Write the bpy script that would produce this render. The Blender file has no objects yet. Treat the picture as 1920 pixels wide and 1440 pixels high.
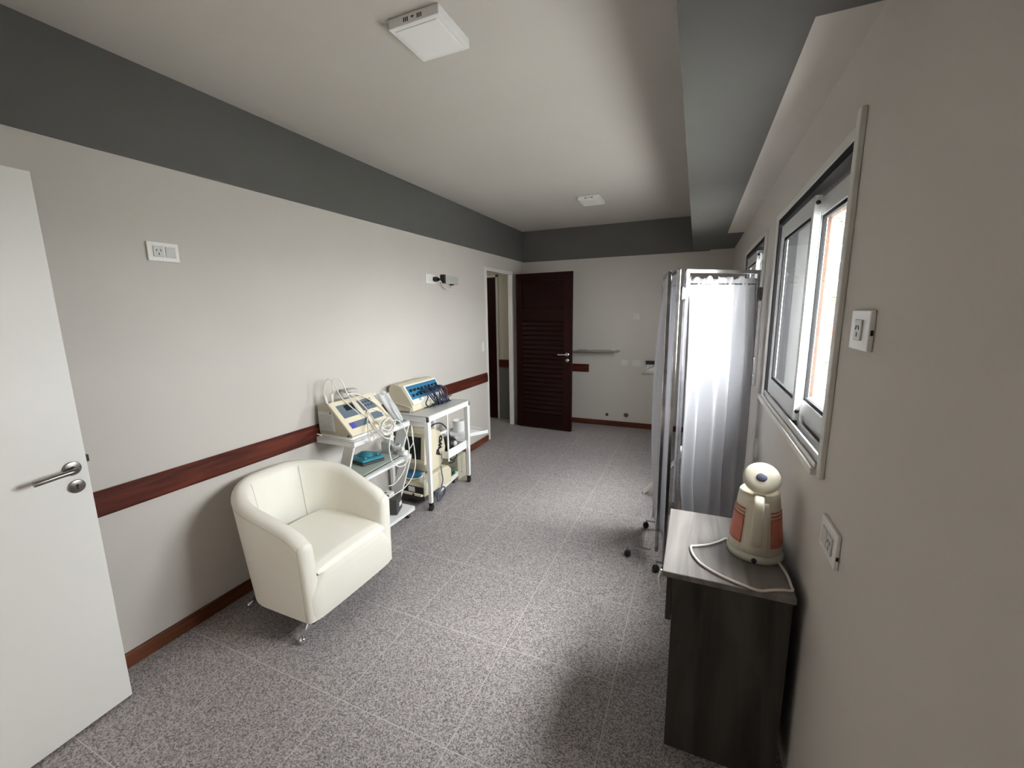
import bpy, bmesh, math, random
from mathutils import Vector, Matrix
random.seed(7)
SC = bpy.context.scene
COL = SC.collection
R = math.radians

# ------------------------------------------------------------------ materials
def nt(name):
    m = bpy.data.materials.new(name); m.use_nodes = True
    t = m.node_tree; b = t.nodes['Principled BSDF']
    return m, t, b

def simple(name, col, rough=.6, metal=0., noise=0., nscale=40., bump=0., bscale=200., spec=.5):
    m, t, b = nt(name)
    b.inputs['Roughness'].default_value = rough
    b.inputs['Metallic'].default_value = metal
    b.inputs['Specular IOR Level'].default_value = spec
    b.inputs['Base Color'].default_value = (*col, 1)
    if noise or bump:
        tc = t.nodes.new('ShaderNodeTexCoord')
    if noise:
        n = t.nodes.new('ShaderNodeTexNoise'); n.inputs['Scale'].default_value = nscale
        n.inputs['Detail'].default_value = 4
        r = t.nodes.new('ShaderNodeValToRGB')
        r.color_ramp.elements[0].position = .3; r.color_ramp.elements[1].position = .7
        r.color_ramp.elements[0].color = (*[c*(1-noise) for c in col], 1)
        r.color_ramp.elements[1].color = (*[min(1, c*(1+noise)) for c in col], 1)
        t.links.new(tc.outputs['Object'], n.inputs['Vector'])
        t.links.new(n.outputs['Fac'], r.inputs['Fac'])
        t.links.new(r.outputs['Color'], b.inputs['Base Color'])
    if bump:
        n2 = t.nodes.new('ShaderNodeTexNoise'); n2.inputs['Scale'].default_value = bscale
        n2.inputs['Detail'].default_value = 3
        bp = t.nodes.new('ShaderNodeBump'); bp.inputs['Strength'].default_value = bump
        bp.inputs['Distance'].default_value = .002
        t.links.new(tc.outputs['Object'], n2.inputs['Vector'])
        t.links.new(n2.outputs['Fac'], bp.inputs['Height'])
        t.links.new(bp.outputs['Normal'], b.inputs['Normal'])
    return m

def wood(name, c1, c2, axis, scale=6., rough=.35, stretch=14., detail=5, dist=1.2, pos=(.3, .7)):
    m, t, b = nt(name)
    b.inputs['Roughness'].default_value = rough
    tc = t.nodes.new('ShaderNodeTexCoord'); mp = t.nodes.new('ShaderNodeMapping')
    s = [scale*stretch]*3; s['xyz'.index(axis)] = scale
    mp.inputs['Scale'].default_value = s
    n = t.nodes.new('ShaderNodeTexNoise'); n.inputs['Scale'].default_value = 1.
    n.inputs['Detail'].default_value = detail; n.inputs['Distortion'].default_value = dist
    r = t.nodes.new('ShaderNodeValToRGB')
    r.color_ramp.elements[0].position, r.color_ramp.elements[1].position = pos
    r.color_ramp.elements[0].color = (*c1, 1); r.color_ramp.elements[1].color = (*c2, 1)
    t.links.new(tc.outputs['Object'], mp.inputs['Vector']); t.links.new(mp.outputs['Vector'], n.inputs['Vector'])
    t.links.new(n.outputs['Fac'], r.inputs['Fac']); t.links.new(r.outputs['Color'], b.inputs['Base Color'])
    return m

def lowspec(m, v):
    m.node_tree.nodes['Principled BSDF'].inputs['Specular IOR Level'].default_value = v; return m
def floor_mat():
    m, t, b = nt('speckled_granite_tile')
    b.inputs['Roughness'].default_value = .42
    b.inputs['Specular IOR Level'].default_value = .35
    tc = t.nodes.new('ShaderNodeTexCoord')
    n = t.nodes.new('ShaderNodeTexNoise'); n.inputs['Scale'].default_value = 165; n.inputs['Detail'].default_value = 6
    n.inputs['Roughness'].default_value = .75
    vo = t.nodes.new('ShaderNodeTexVoronoi'); vo.inputs['Scale'].default_value = 220
    sc_ = t.nodes.new('ShaderNodeSeparateColor'); ad_ = t.nodes.new('ShaderNodeMix'); ad_.inputs['Factor'].default_value = .36
    t.links.new(tc.outputs['Object'], vo.inputs['Vector']); t.links.new(vo.outputs['Color'], sc_.inputs[0])
    t.links.new(n.outputs['Fac'], ad_.inputs['A']); t.links.new(sc_.outputs[0], ad_.inputs['B'])
    r = t.nodes.new('ShaderNodeValToRGB'); e = r.color_ramp.elements
    e[0].position = .32; e[0].color = (.115, .102, .103, 1)
    e[1].position = .68; e[1].color = (.50, .455, .455, 1)
    a = e.new(.50); a.color = (.315, .285, .286, 1)
    # faint tile joints 0.6 m
    sep = t.nodes.new('ShaderNodeSeparateXYZ')
    def joint(out, off):
        ad = t.nodes.new('ShaderNodeMath'); ad.operation = 'ADD'; ad.inputs[1].default_value = off
        pp = t.nodes.new('ShaderNodeMath'); pp.operation = 'PINGPONG'; pp.inputs[1].default_value = .2562
        lt = t.nodes.new('ShaderNodeMath'); lt.operation = 'LESS_THAN'; lt.inputs[1].default_value = .0016
        t.links.new(out, ad.inputs[0]); t.links.new(ad.outputs[0], pp.inputs[0]); t.links.new(pp.outputs[0], lt.inputs[0])
        return lt.outputs[0]
    t.links.new(tc.outputs['Object'], sep.inputs[0])
    jx = joint(sep.outputs['X'], 1.266+5.124); jy = joint(sep.outputs['Y'], 5.124-1.075)
    mx = t.nodes.new('ShaderNodeMath'); mx.operation = 'MAXIMUM'
    t.links.new(jx, mx.inputs[0]); t.links.new(jy, mx.inputs[1])
    mix = t.nodes.new('ShaderNodeMix'); mix.data_type = 'RGBA'
    mix.inputs['B'].default_value = (.52, .48, .47, 1)
    t.links.new(tc.outputs['Object'], n.inputs['Vector']); t.links.new(ad_.outputs['Result'], r.inputs['Fac'])
    t.links.new(r.outputs['Color'], mix.inputs['A']); t.links.new(mx.outputs[0], mix.inputs['Factor'])
    t.links.new(mix.outputs['Result'], b.inputs['Base Color'])
    return m

def glass_mat(name, tint=(1, 1, 1), refl=.9):
    m = bpy.data.materials.new(name); m.use_nodes = True
    t = m.node_tree; t.nodes.clear()
    out = t.nodes.new('ShaderNodeOutputMaterial')
    tr = t.nodes.new('ShaderNodeBsdfTransparent'); tr.inputs['Color'].default_value = (*tint, 1)
    gl = t.nodes.new('ShaderNodeBsdfGlossy'); gl.inputs['Roughness'].default_value = .02
    gl.inputs['Color'].default_value = (refl, refl, refl, 1)
    lw = t.nodes.new('ShaderNodeLayerWeight'); lw.inputs['Blend'].default_value = .5
    pw = t.nodes.new('ShaderNodeMath'); pw.operation = 'POWER'; pw.inputs[1].default_value = 5.
    fr = t.nodes.new('ShaderNodeMath'); fr.operation = 'MULTIPLY_ADD'; fr.inputs[1].default_value = .40; fr.inputs[2].default_value = .02
    t.links.new(lw.outputs['Facing'], pw.inputs[0]); t.links.new(pw.outputs[0], fr.inputs[0])
    mx = t.nodes.new('ShaderNodeMixShader')
    t.links.new(fr.outputs[0], mx.inputs[0]); t.links.new(tr.outputs[0], mx.inputs[1]); t.links.new(gl.outputs[0], mx.inputs[2])
    t.links.new(mx.outputs[0], out.inputs[0])
    return m

def fabric_mat(name, col, trans=.35):
    m = bpy.data.materials.new(name); m.use_nodes = True
    t = m.node_tree; t.nodes.clear()
    out = t.nodes.new('ShaderNodeOutputMaterial')
    d = t.nodes.new('ShaderNodeBsdfDiffuse'); d.inputs['Color'].default_value = (*col, 1)
    tl = t.nodes.new('ShaderNodeBsdfTranslucent'); tl.inputs['Color'].default_value = (*col, 1)
    mx = t.nodes.new('ShaderNodeMixShader'); mx.inputs[0].default_value = trans
    tc = t.nodes.new('ShaderNodeTexCoord')
    n = t.nodes.new('ShaderNodeTexNoise'); n.inputs['Scale'].default_value = 14; n.inputs['Detail'].default_value = 3
    bp = t.nodes.new('ShaderNodeBump'); bp.inputs['Strength'].default_value = .25; bp.inputs['Distance'].default_value = .02
    t.links.new(tc.outputs['Object'], n.inputs['Vector']); t.links.new(n.outputs['Fac'], bp.inputs['Height'])
    t.links.new(bp.outputs['Normal'], d.inputs['Normal'])
    t.links.new(d.outputs[0], mx.inputs[1]); t.links.new(tl.outputs[0], mx.inputs[2]); t.links.new(mx.outputs[0], out.inputs[0])
    return m

def plastic_film(name):
    m = bpy.data.materials.new(name); m.use_nodes = True
    t = m.node_tree; t.nodes.clear()
    out = t.nodes.new('ShaderNodeOutputMaterial')
    tr = t.nodes.new('ShaderNodeBsdfTransparent')
    p = t.nodes.new('ShaderNodeBsdfPrincipled'); p.inputs['Base Color'].default_value = (.82, .84, .86, 1); p.inputs['Roughness'].default_value = .25
    mx = t.nodes.new('ShaderNodeMixShader'); mx.inputs[0].default_value = .55
    t.links.new(tr.outputs[0], mx.inputs[1]); t.links.new(p.outputs[0], mx.inputs[2]); t.links.new(mx.outputs[0], out.inputs[0])
    return m

def emis(name, col, s):
    m, t, b = nt(name)
    b.inputs['Emission Color'].default_value = (*col, 1); b.inputs['Emission Strength'].default_value = s
    b.inputs['Base Color'].default_value = (*col, 1)
    return m

M = dict(
    plate=simple('yellowed_plate_plastic', (.64, .615, .575), .6),
    wall=simple('white_wall_paint', (.575, .542, .505), .85, noise=.012, nscale=3, bump=.15, bscale=260, spec=.25),
    ceil=simple('ceiling_paint', (.575, .543, .508), .9, noise=.01, nscale=3, spec=.2),
    grey=simple('grey_green_paint', (.124, .1235, .116), .7, noise=.03, nscale=4, spec=.3),
    floor=floor_mat(),
    rail=wood('red_brown_wood_rail', (.050, .010, .007), (.135, .030, .017), 'y', 2.2, .38, 10.),
    railx=wood('red_brown_wood_rail_across', (.050, .010, .007), (.135, .030, .017), 'x', 2.2, .38, 10.),
    skirt=wood('brown_wood_skirting', (.085, .025, .011), (.18, .058, .024), 'y', 2.2, .4, 10.),
    skirtx=wood('brown_wood_skirting_across', (.060, .014, .008), (.12, .030, .015), 'x', 2.2, .4, 10.),
    dark=wood('dark_mahogany', (.009, .0010, .0008), (.024, .0030, .0020), 'z', 2., .5, 12.),
    darkx=wood('dark_mahogany_across', (.008, .0010, .0008), (.020, .0028, .0018), 'x', 2., .5, 12.),
    door=simple('white_door_lacquer', (.80, .79, .765), .5, noise=.01, nscale=2, spec=.4),
    frame=simple('white_painted_frame', (.74, .72, .68), .5),
    steel=simple('brushed_steel', (.24, .225, .21), .32, 1.),
    chrome=simple('chrome', (.78, .78, .80), .12, 1.),
    tube=simple('worn_chrome_tube', (.50, .50, .52), .22, 1., noise=.25, nscale=12),
    black=simple('black_plastic', (.012, .012, .013), .5),
    rubber=simple('black_rubber', (.010, .010, .010), .75),
    darkgap=simple('dark_aluminium_channel', (.020, .020, .021), .6),
    alum=simple('white_aluminium', (.60, .605, .60), .4),
    alum2=simple('satin_aluminium', (.55, .55, .53), .4, .3),
    trim=simple('painted_window_casing', (.66, .645, .61), .5),
    glass=glass_mat('window_glass', (.97, .985, .98)),
    mesh=simple('grey_roller_shutter_guide', (.030, .030, .029), .8),
    brick=simple('orange_brick_plaster', (.060, .026, .012), .85, noise=.2, nscale=25, bump=.3),
    leather=simple('cream_leatherette', (.83, .80, .715), .42, noise=.012, nscale=8, bump=.12, bscale=420, spec=.45),
    seam=simple('cream_seam_piping', (.60, .56, .44), .5),
    under=simple('black_underside_cloth', (.02, .02, .02), .9),
    white=simple('white_enamel_metal', (.80, .80, .79), .35),
    whitegrey=simple('pale_grey_enamel', (.56, .56, .54), .42, noise=.05, nscale=12),
    beige=simple('beige_plastic', (.66, .60, .45), .5, noise=.02, nscale=12),
    beiged=simple('darker_beige_plastic', (.47, .44, .34), .55, noise=.03, nscale=12),
    cream=simple('cream_panel', (.82, .74, .56), .45),
    offw=simple('off_white_plastic', (.77, .75, .69), .45),
    bluegrey=simple('blue_grey_membrane', (.145, .185, .235), .4),
    blue=simple('bright_blue_panel', (.035, .20, .36), .35),
    violet=simple('violet_blue_button', (.10, .09, .52), .4),
    navy=simple('navy_lead_plastic', (.012, .018, .055), .4),
    teal=simple('teal_translucent_plastic', (.045, .24, .31), .2, noise=.2, nscale=20),
    palegreen=simple('pale_green_tray', (.42, .47, .40), .4, noise=.06, nscale=10),
    dgrey=simple('dark_grey_plastic', (.055, .055, .053), .6),
    screen=simple('dark_tube_screen', (.014, .020, .020), .15),
    cable=simple('white_cable', (.80, .77, .72), .45),
    cablep=simple('pinkish_white_cable', (.72, .66, .60), .45),
    hose=simple('blue_grey_hose', (.10, .125, .18), .35),
    pad=simple('blue_foam_pad', (.03, .14, .26), .6),
    green=simple('green_plastic', (.06, .12, .075), .5),
    brown=simple('dark_brown_leather', (.018, .012, .010), .5),
    paper=simple('white_label_paper', (.75, .75, .74), .8),
    film=plastic_film('clear_plastic_film'),
    sheet=fabric_mat('white_sheet_fabric', (.73, .73, .755), .50),
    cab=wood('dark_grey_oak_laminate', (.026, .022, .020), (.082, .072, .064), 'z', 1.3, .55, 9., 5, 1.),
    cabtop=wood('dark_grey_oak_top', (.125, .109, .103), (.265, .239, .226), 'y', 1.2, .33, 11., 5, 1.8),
    kettle=simple('ivory_kettle_plastic', (.63, .585, .475), .35),
    kbase=simple('greenish_ivory_base', (.60, .60, .53), .4),
    salmon=simple('salmon_pink_panel', (.50, .135, .085), .35, noise=.10, nscale=30),
    slate=simple('slate_blue_button', (.10, .105, .165), .4),
    socket=simple('white_socket_plastic', (.78, .77, .74), .35),
    diff=simple('opal_diffuser', (.86, .85, .84), .35),
    mark=simple('black_marking', (.008, .008, .008), .8),
    shelfglass=simple('grey_green_glass_shelf', (.20, .22, .205), .2),
    dado=simple('grey_dado_paint', (.20, .20, .195), .7),
    cream_wall=simple('cream_hall_paint', (.70, .67, .56), .85),
    tile2=simple('pale_hall_tile', (.34, .32, .29), .4, noise=.08, nscale=60),
    grass=simple('lawn_green', (.025, .038, .010), .9, noise=.3, nscale=6),
    concrete=simple('pale_concrete', (.28, .275, .265), .9, noise=.08, nscale=2),
    facade=simple('pale_facade', (.045, .043, .039), .9),
    pane=simple('dark_facade_window', (.004, .0042, .0045), .5),
    bark=simple('bark', (.09, .065, .045), .9),
    leaf=simple('leaf_green', (.012, .022, .005), .8, noise=.4, nscale=3),
    leafy=simple('yellow_green_leaf', (.050, .052, .004), .8, noise=.3, nscale=3),
    red=simple('red_paint', (.6, .03, .04), .4),
)

lowspec(M['darkgap'], .05)
for k_ in ('dark', 'darkx'): lowspec(M[k_], .18)
for k_ in ('cab', 'rail', 'railx', 'skirt', 'skirtx'): lowspec(M[k_], .3)
# ------------------------------------------------------------------ geometry
class MB:
    def __init__(s): s.v = []; s.f = []; s.sm = []
    def add(s, v, f, smooth=False, mtx=None):
        b = len(s.v)
        for p in v:
            p = Vector(p)
            s.v.append(mtx @ p if mtx else p)
        for q in f: s.f.append([b+i for i in q]); s.sm.append(smooth)
        return s
    def box(s, a, b, mtx=None):
        x0, y0, z0 = [min(a[i], b[i]) for i in range(3)]; x1, y1, z1 = [max(a[i], b[i]) for i in range(3)]
        return s.add([(x0,y0,z0),(x1,y0,z0),(x1,y1,z0),(x0,y1,z0),(x0,y0,z1),(x1,y0,z1),(x1,y1,z1),(x0,y1,z1)],
                     [(0,3,2,1),(4,5,6,7),(0,1,5,4),(1,2,6,5),(2,3,7,6),(3,0,4,7)], False, mtx)
    def bar(s, p, q, w, h, up=(0,0,1)):
        p, q = Vector(p), Vector(q); d = (q-p).normalized(); u = Vector(up)
        r = d.cross(u)
        if r.length < 1e-4: r = d.cross(Vector((1,0,0)))
        r.normalize(); u = r.cross(d)
        v = []
        for c in (p, q):
            for a, b in ((-1,-1),(1,-1),(1,1),(-1,1)): v.append(c + r*a*w/2 + u*b*h/2)
        return s.add(v, [(3,2,1,0),(4,5,6,7),(0,1,5,4),(1,2,6,5),(2,3,7,6),(3,0,4,7)])
    def prism(s, poly, axis, a, b, mtx=None):
        """poly = 2D list in the two other axes (order xy / xz / yz), extruded along axis a..b"""
        n = len(poly); v = []
        for t in (a, b):
            for p in poly:
                if axis == 'z': v.append((p[0], p[1], t))
                elif axis == 'y': v.append((p[0], t, p[1]))
                else: v.append((t, p[0], p[1]))
        f = [tuple(range(n)), tuple(range(2*n-1, n-1, -1))]
        f += [(i, n+i, n+(i+1) % n, (i+1) % n) for i in range(n)]
        return s.add(v, f, False, mtx)
    def tube(s, pts, r, n=8, closed=False, caps=True):
        pts = [Vector(p) for p in pts]; m = len(pts); rings = []
        rr = r if isinstance(r, (list, tuple)) else [r]*m
        up = None
        for i in range(m):
            if closed: d = pts[(i+1) % m]-pts[i-1]
            else: d = pts[min(i+1, m-1)]-pts[max(i-1, 0)]
            d.normalize()
            if up is None:
                up = Vector((0,0,1)) if abs(d.z) < .9 else Vector((1,0,0))
            a = d.cross(up)
            if a.length < 1e-5: a = d.cross(Vector((.3,1,.2)))
            a.normalize(); up = a.cross(d).normalized()
            rings.append([pts[i] + (a*math.cos(t)+up*math.sin(t))*rr[i] for t in [2*math.pi*k/n for k in range(n)]])
        v = [p for g in rings for p in g]; f = []
        for i in range(m if closed else m-1):
            j = (i+1) % m
            for k in range(n):
                f.append((i*n+k, i*n+(k+1) % n, j*n+(k+1) % n, j*n+k))
        if caps and not closed:
            f.append(tuple(range(n-1, -1, -1))); f.append(tuple((m-1)*n+k for k in range(n)))
        return s.add(v, f, True)
    def lathe(s, prof, c=(0,0,0), n=32, mtx=None, sx=1., sy=1.):
        v = []; f = []
        for (r, z) in prof:
            for k in range(n):
                a = 2*math.pi*k/n
                v.append((c[0]+r*sx*math.cos(a), c[1]+r*sy*math.sin(a), c[2]+z))
        m = len(prof)
        for i in range(m-1):
            for k in range(n):
                f.append((i*n+k, i*n+(k+1) % n, (i+1)*n+(k+1) % n, (i+1)*n+k))
        if prof[0][0] > 1e-6: f.append(tuple(range(n-1, -1, -1)))
        if prof[-1][0] > 1e-6: f.append(tuple((m-1)*n+k for k in range(n)))
        return s.add(v, f, True, mtx)
    def cyl(s, p, q, r, n=16, r2=None):
        return s.tube([p, q], [r, r if r2 is None else r2], n)
    def ball(s, c, r, n=16, sx=1., sy=1., sz=1.):
        m = n//2
        return s.lathe([(r*math.sin(math.pi*i/m), -r*sz*math.cos(math.pi*i/m)) for i in range(m+1)], c, n, None, sx, sy)
    def grid(s, fn, nu, nv, smooth=True):
        v = [fn(i/nu, j/nv) for j in range(nv+1) for i in range(nu+1)]
        f = [(j*(nu+1)+i, j*(nu+1)+i+1, (j+1)*(nu+1)+i+1, (j+1)*(nu+1)+i) for j in range(nv) for i in range(nu)]
        return s.add(v, f, smooth)
    def build(s, name, mat, parent=None, bevel=0., seg=2, solid=0., subd=0, smooth=None, weld=False, offset=0.):
        me = bpy.data.meshes.new(name)
        org = Vector((0,0,0))
        if parent is not None: org = parent['_o'] if '_o' in parent else Vector((0,0,0))
        org = Vector(org)
        me.from_pydata([tuple(p-org) for p in s.v], [], s.f)
        me.polygons.foreach_set('use_smooth', [bool(x) if smooth is None else smooth for x in s.sm])
        bm = bmesh.new(); bm.from_mesh(me)
        if weld: bmesh.ops.remove_doubles(bm, verts=bm.verts, dist=1e-5)
        bmesh.ops.recalc_face_normals(bm, faces=bm.faces); bm.to_mesh(me); bm.free()
        me.materials.append(M[mat] if isinstance(mat, str) else mat)
        o = bpy.data.objects.new(name, me); COL.objects.link(o)
        if parent is not None: o.parent = parent
        o['_o'] = list(org)
        if solid:
            d = o.modifiers.new('thick', 'SOLIDIFY'); d.thickness = solid; d.offset = offset
        if subd:
            d = o.modifiers.new('sub', 'SUBSURF'); d.levels = subd; d.render_levels = subd
        if bevel:
            d = o.modifiers.new('bev', 'BEVEL'); d.width = bevel; d.segments = seg; d.limit_method = 'ANGLE'; d.angle_limit = R(40)
        return o

def tag(o, label, cat, group=None):
    o['label'] = label; o['category'] = cat
    if group: o['group'] = group
    return o
def thing(name, loc, label, cat, group=None):
    o = bpy.data.objects.new(name, None); COL.objects.link(o); o.location = loc; o['_o'] = list(loc)
    o.empty_display_size = .05
    return tag(o, label, cat, group)
def struct(o):
    o['kind'] = 'structure'; return o
def sroot(name, loc):
    o = bpy.data.objects.new(name, None); COL.objects.link(o); o.location = loc; o['_o'] = list(loc); return struct(o)
def smoothpath(pts, sub=6):
    P = [Vector(p) for p in pts]; out = []
    for i in range(len(P)-1):
        p0, p1, p2, p3 = P[max(i-1,0)], P[i], P[i+1], P[min(i+2,len(P)-1)]
        for k in range(sub):
            t = k/sub
            out.append(.5*((2*p1)+(p2-p0)*t+(2*p0-5*p1+4*p2-p3)*t*t+(3*p1-p0-3*p2+p3)*t**3))
    out.append(P[-1]); return out

# ------------------------------------------------------------------ room dimensions (metres)
XL, XR, D, YN = -2.290, .359, 5.678, -.10
ZB, ZC = 2.256, 2.655
XW = .555                    # outer face of right wall
W1 = (1.418, 2.530); W2 = (2.985, 4.060); WZ = (1.118, 2.000)
DO = (4.515, 5.275, 2.058)  # doorway in left wall

# floor (room) and hall floor
struct(MB().box((XL-.045, YN-.12, -.08), (XR+.2, D+.1, 0)).build('floor', 'floor'))
struct(MB().box((XL-.01, YN-.2, ZC), (XW, D+.1, ZC+.12)).build('ceiling', 'ceil'))
# left wall with doorway
w = MB()
w.box((XL-.045, YN-.2, 0), (XL, DO[0], ZC)).box((XL-.045, DO[0], DO[2]), (XL, DO[1], ZC)).box((XL-.045, DO[1], 0), (XL, D+.1, ZC))
struct(w.build('wall_left', 'wall'))
struct(MB().box((XL, D, 0), (XW, D+.15, ZC)).build('wall_back', 'wall'))
w = MB()
w.box((XR, YN-.2, -.3), (XW, D, WZ[0])).box((XR, YN-.2, WZ[1]), (XW, D, ZC))
for a, b in ((YN-.2, W1[0]), (W1[1], W2[0]), (W2[1], D)): w.box((XR, a, WZ[0]), (XW, b, WZ[1]))
struct(w.build('wall_right', 'wall'))
w = MB()   # wall behind the photographer, with the doorway of the white door
w.box((XL, YN-.12, 0), (-2.06, YN, ZC)).box((-2.06, YN-.12, 2.07), (-1.2, YN, ZC)).box((-1.2, YN-.12, 0), (XR, YN, ZC))
struct(w.build('wall_near', 'wall'))
w = MB()   # little lobby beyond that doorway
w.box((-2.6, -1.7, -.08), (-.6, YN-.12, 0)).box((-2.6, -1.7, 2.4), (-.6, YN-.2, 2.5)).box((-2.7, -1.7, 0), (-2.6, YN-.2, 2.4))
w.box((-.6, -1.7, 0), (-.5, YN-.12, 2.4)).box((-2.6, -1.8, 0), (-.6, -1.7, 2.4))
struct(w.build('wall_lobby', 'wall'))
# beam / soffit on the window side, with the pocket above the windows
w = MB()
w.box((-.080, YN, ZB), (.221, D, ZC)).box((.221, YN, ZB), (XR, 1.335, ZC)).box((.221, 4.532, ZB), (XR, D, ZC))
struct(w.build('trim_1', 'grey'))
struct(MB().box((.221, 1.335, ZB), (XR, 4.532, ZC)).build('trim_9', 'wall'))
struct(MB().box((XL, YN, ZB-.006), (XL+.004, D, ZC)).build('trim_2', 'grey'))
struct(MB().box((XL, D-.004, ZB-.012), (.105, D, ZC)).build('trim_3', 'grey'))
# chair rails and skirtings
def rail_y(name, x, y0, y1, z0, z1, t, mat):
    return struct(MB().prism([(x, z0), (x+t*.7, z0), (x+t, z0+.012), (x+t, z1-.030), (x+t*.78, z1-.022), (x+t*.78, z1-.008), (x+t*.5, z1), (x, z1)], 'y', y0, y1).build(name, mat, bevel=.002))
rail_y('trim_4', XL, YN, DO[0]-.04, .736, .848, .022, 'rail')
struct(MB().box((-1.60, D-.020, .736), (-1.318, D, .842)).build('trim_5', 'railx', bevel=.004))
struct(MB().box((XL, YN, 0), (XL+.016, DO[0]-.04, .072)).build('baseboard_left', 'skirt', bevel=.004))
struct(MB().box((XL, D-.016, 0), (XR, D, .072)).build('baseboard_back', 'skirtx', bevel=.004))

# ------------------------------------------------------------------ windows
def window(name, y0, y1, mid, long_casing):
    g = sroot(name, (XR, (y0+y1)/2, WZ[0]))
    z0, z1 = WZ
    xf = .345
    c = MB().box((xf, y0-.030, z0-(.030 if long_casing else .02)), (XR, y0+.003, z1+(.062 if long_casing else .025))); c.build('casing', 'trim', g, .003)
    c = MB().box((xf, y1-.004, z0-.02), (XR, y1+.055, z1+.026)); c.build('casing', 'trim', g, .003)
    c = MB().box((xf, y0+.003, z1-.004), (XR, y1-.004, z1+.026)); c.build('casing', 'trim', g, .003)
    s = MB().box((.330, y0+.003, z0-.030), (XR, y1+.070, z0-.008)).box((.338, y0+.003, z0-.008), (.347, y1, z0+.006)); s.build('window_sill', 'trim', g, .003)
    # dark running frame lining the hole
    f = MB().box((XR-.004, y0, z0), (.430, y0+.012, z1)).box((.349, y1-.022, z0), (.430, y1, z1)).box((.349, y0+.006, z1-.030), (.430, y1, z1)).box((.352, y0, z0), (.430, y1, z0+.006))
    f.build('track', 'darkgap', g)
    t = MB()
    for x in (.350, .376, .402): t.box((x-.003, y0+.012, z0+.006), (x+.003, y1-.022, z0+.030))
    t.build('track_ridge', 'alum2', g)
    def sash(x, a, b, nm, st0, st1):
        zz0, zz1 = z0+.028, z1-.040
        m = MB().box((x-.011, a, zz0), (x+.011, a+st0, zz1)).box((x-.011, b-st1, zz0), (x+.011, b, zz1))
        m.box((x-.011, a+st0, zz1-.062), (x+.011, b-st1, zz1)).box((x-.011, a+st0, zz0), (x+.011, b-st1, zz0+.075))
        fr = m.build('sash_frame', 'alum', g, .002)
        i0, i1, j0, j1 = a+st0, b-st1, zz0+.075, zz1-.062
        q = MB(); e = .012
        for (ya, yb, za, zb) in ((i0, i0+e, j0, j1), (i1-e, i1, j0, j1), (i0+e, i1-e, j0, j0+e), (i0+e, i1-e, j1-e, j1)):
            q.box((x-.006, ya, za), (x+.006, yb, zb))
        q.build('glazing_bead', 'darkgap', fr)
        MB().box((x-.002, i0, j0), (x+.002, i1, j1)).build('glass', 'glass', fr)
        return fr
    so = sash(.403, y0+.014, mid+.07, 'outer', .050, .060)
    si = sash(.370, mid-.035, y1-.040, 'inner', .034, .055)
    for zz in (z0+.065, z1-.065):
        MB().cyl((.370, mid-.035, zz), (.370, mid-.037, zz), .0075, 14).build('screw_cap', 'black', si)
    # outside reveal of the opening
    q = MB()
    for (ya, yb, za, zb) in ((y0, y0+.012, z0, z1), (y1-.012, y1, z0, z1), (y0, y1, z1-.012, z1), (y0, y1, z0, z0+.010)):
        q.box((.432, ya, za), (.500, yb, zb))
    q.build('shutter_guide', 'mesh', g)
    q = MB()
    for (ya, yb, za, zb) in ((y0, y0+.010, z0, z1), (y1-.010, y1, z0, z1), (y0, y1, z1-.010, z1), (y0, y1, z0, z0+.008)):
        q.box((.500, ya, za), (.568, yb, zb))
    q.build('brick_reveal', 'brick', g)
    return g
window('window_1', W1[0], W1[1], 1.897, True)
window('window_2', W2[0], W2[1], 3.470, False)

# ------------------------------------------------------------------ white door on the left (open against the wall)
hinge = Vector((-2.030, -.050, 0)); free = Vector((-2.086, .748, 0))
dd = (free-hinge).normalized(); dn = Vector((dd.y, -dd.x, 0))      # dn points into the room (+x)
dw = (free-hinge).length
def dm(): # local: x along leaf, y = outwards (into room), z up
    return Matrix(((dd.x, dn.x, 0, hinge.x), (dd.y, dn.y, 0, hinge.y), (0, 0, 1, 0), (0, 0, 0, 1)))
g = sroot('door_1', (hinge.x, hinge.y, 0)); T = dm()
MB().box((0, -.040, .012), (dw, 0, 2.062), T).build('door_leaf', 'door', g, .0025)
h = g
def lp(x, y, z): return T @ Vector((x, y, z))
hx, hz = dw-.047, 1.026
rose = MB().cyl(lp(hx, 0, hz), lp(hx, .009, hz), .026, 28).build('handle_rose', 'steel', g, .002)
MB().tube(smoothpath([lp(hx, .006, hz), lp(hx, .030, hz), lp(hx-.006, .046, hz), lp(hx-.024, .053, hz), lp(hx-.06, .053, hz-.002), lp(hx-.10, .052, hz-.006), lp(hx-.122, .050, hz-.008)], 5), .0095, 14).build('door_handle', 'steel', g)
MB().cyl(lp(hx+.004, 0, hz-.070), lp(hx+.004, .007, hz-.070), .025, 28).build('key_rose', 'steel', g, .002)
MB().cyl(lp(hx+.004, .0065, hz-.066), lp(hx+.004, .0075, hz-.066), .0045, 12).box((hx+.0015, .0065, hz-.082), (hx+.0065, .0075, hz-.066), T).build('keyhole', 'black', g)
MB().box((dw-.002, -.028, hz+.008), (dw+.012, -.010, hz+.034), T).build('latch', 'black', g)

# ------------------------------------------------------------------ doorway + brown louvred door at the back
g = sroot('trim_6', (XL, DO[0], 0))
MB().box((XL-.050, DO[0]-.036, 0), (XL+.012, DO[0]+.012, DO[2]+.03)).build('jamb', 'frame', g, .003)
MB().box((XL-.050, DO[1]-.012, 0), (XL+.012, DO[1]+.036, DO[2]+.03)).build('jamb', 'frame', g, .003)
MB().box((XL-.050, DO[0]+.012, DO[2]-.012), (XL+.012, DO[1]-.012, DO[2]+.03)).build('door_head', 'frame', g, .003)

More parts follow.
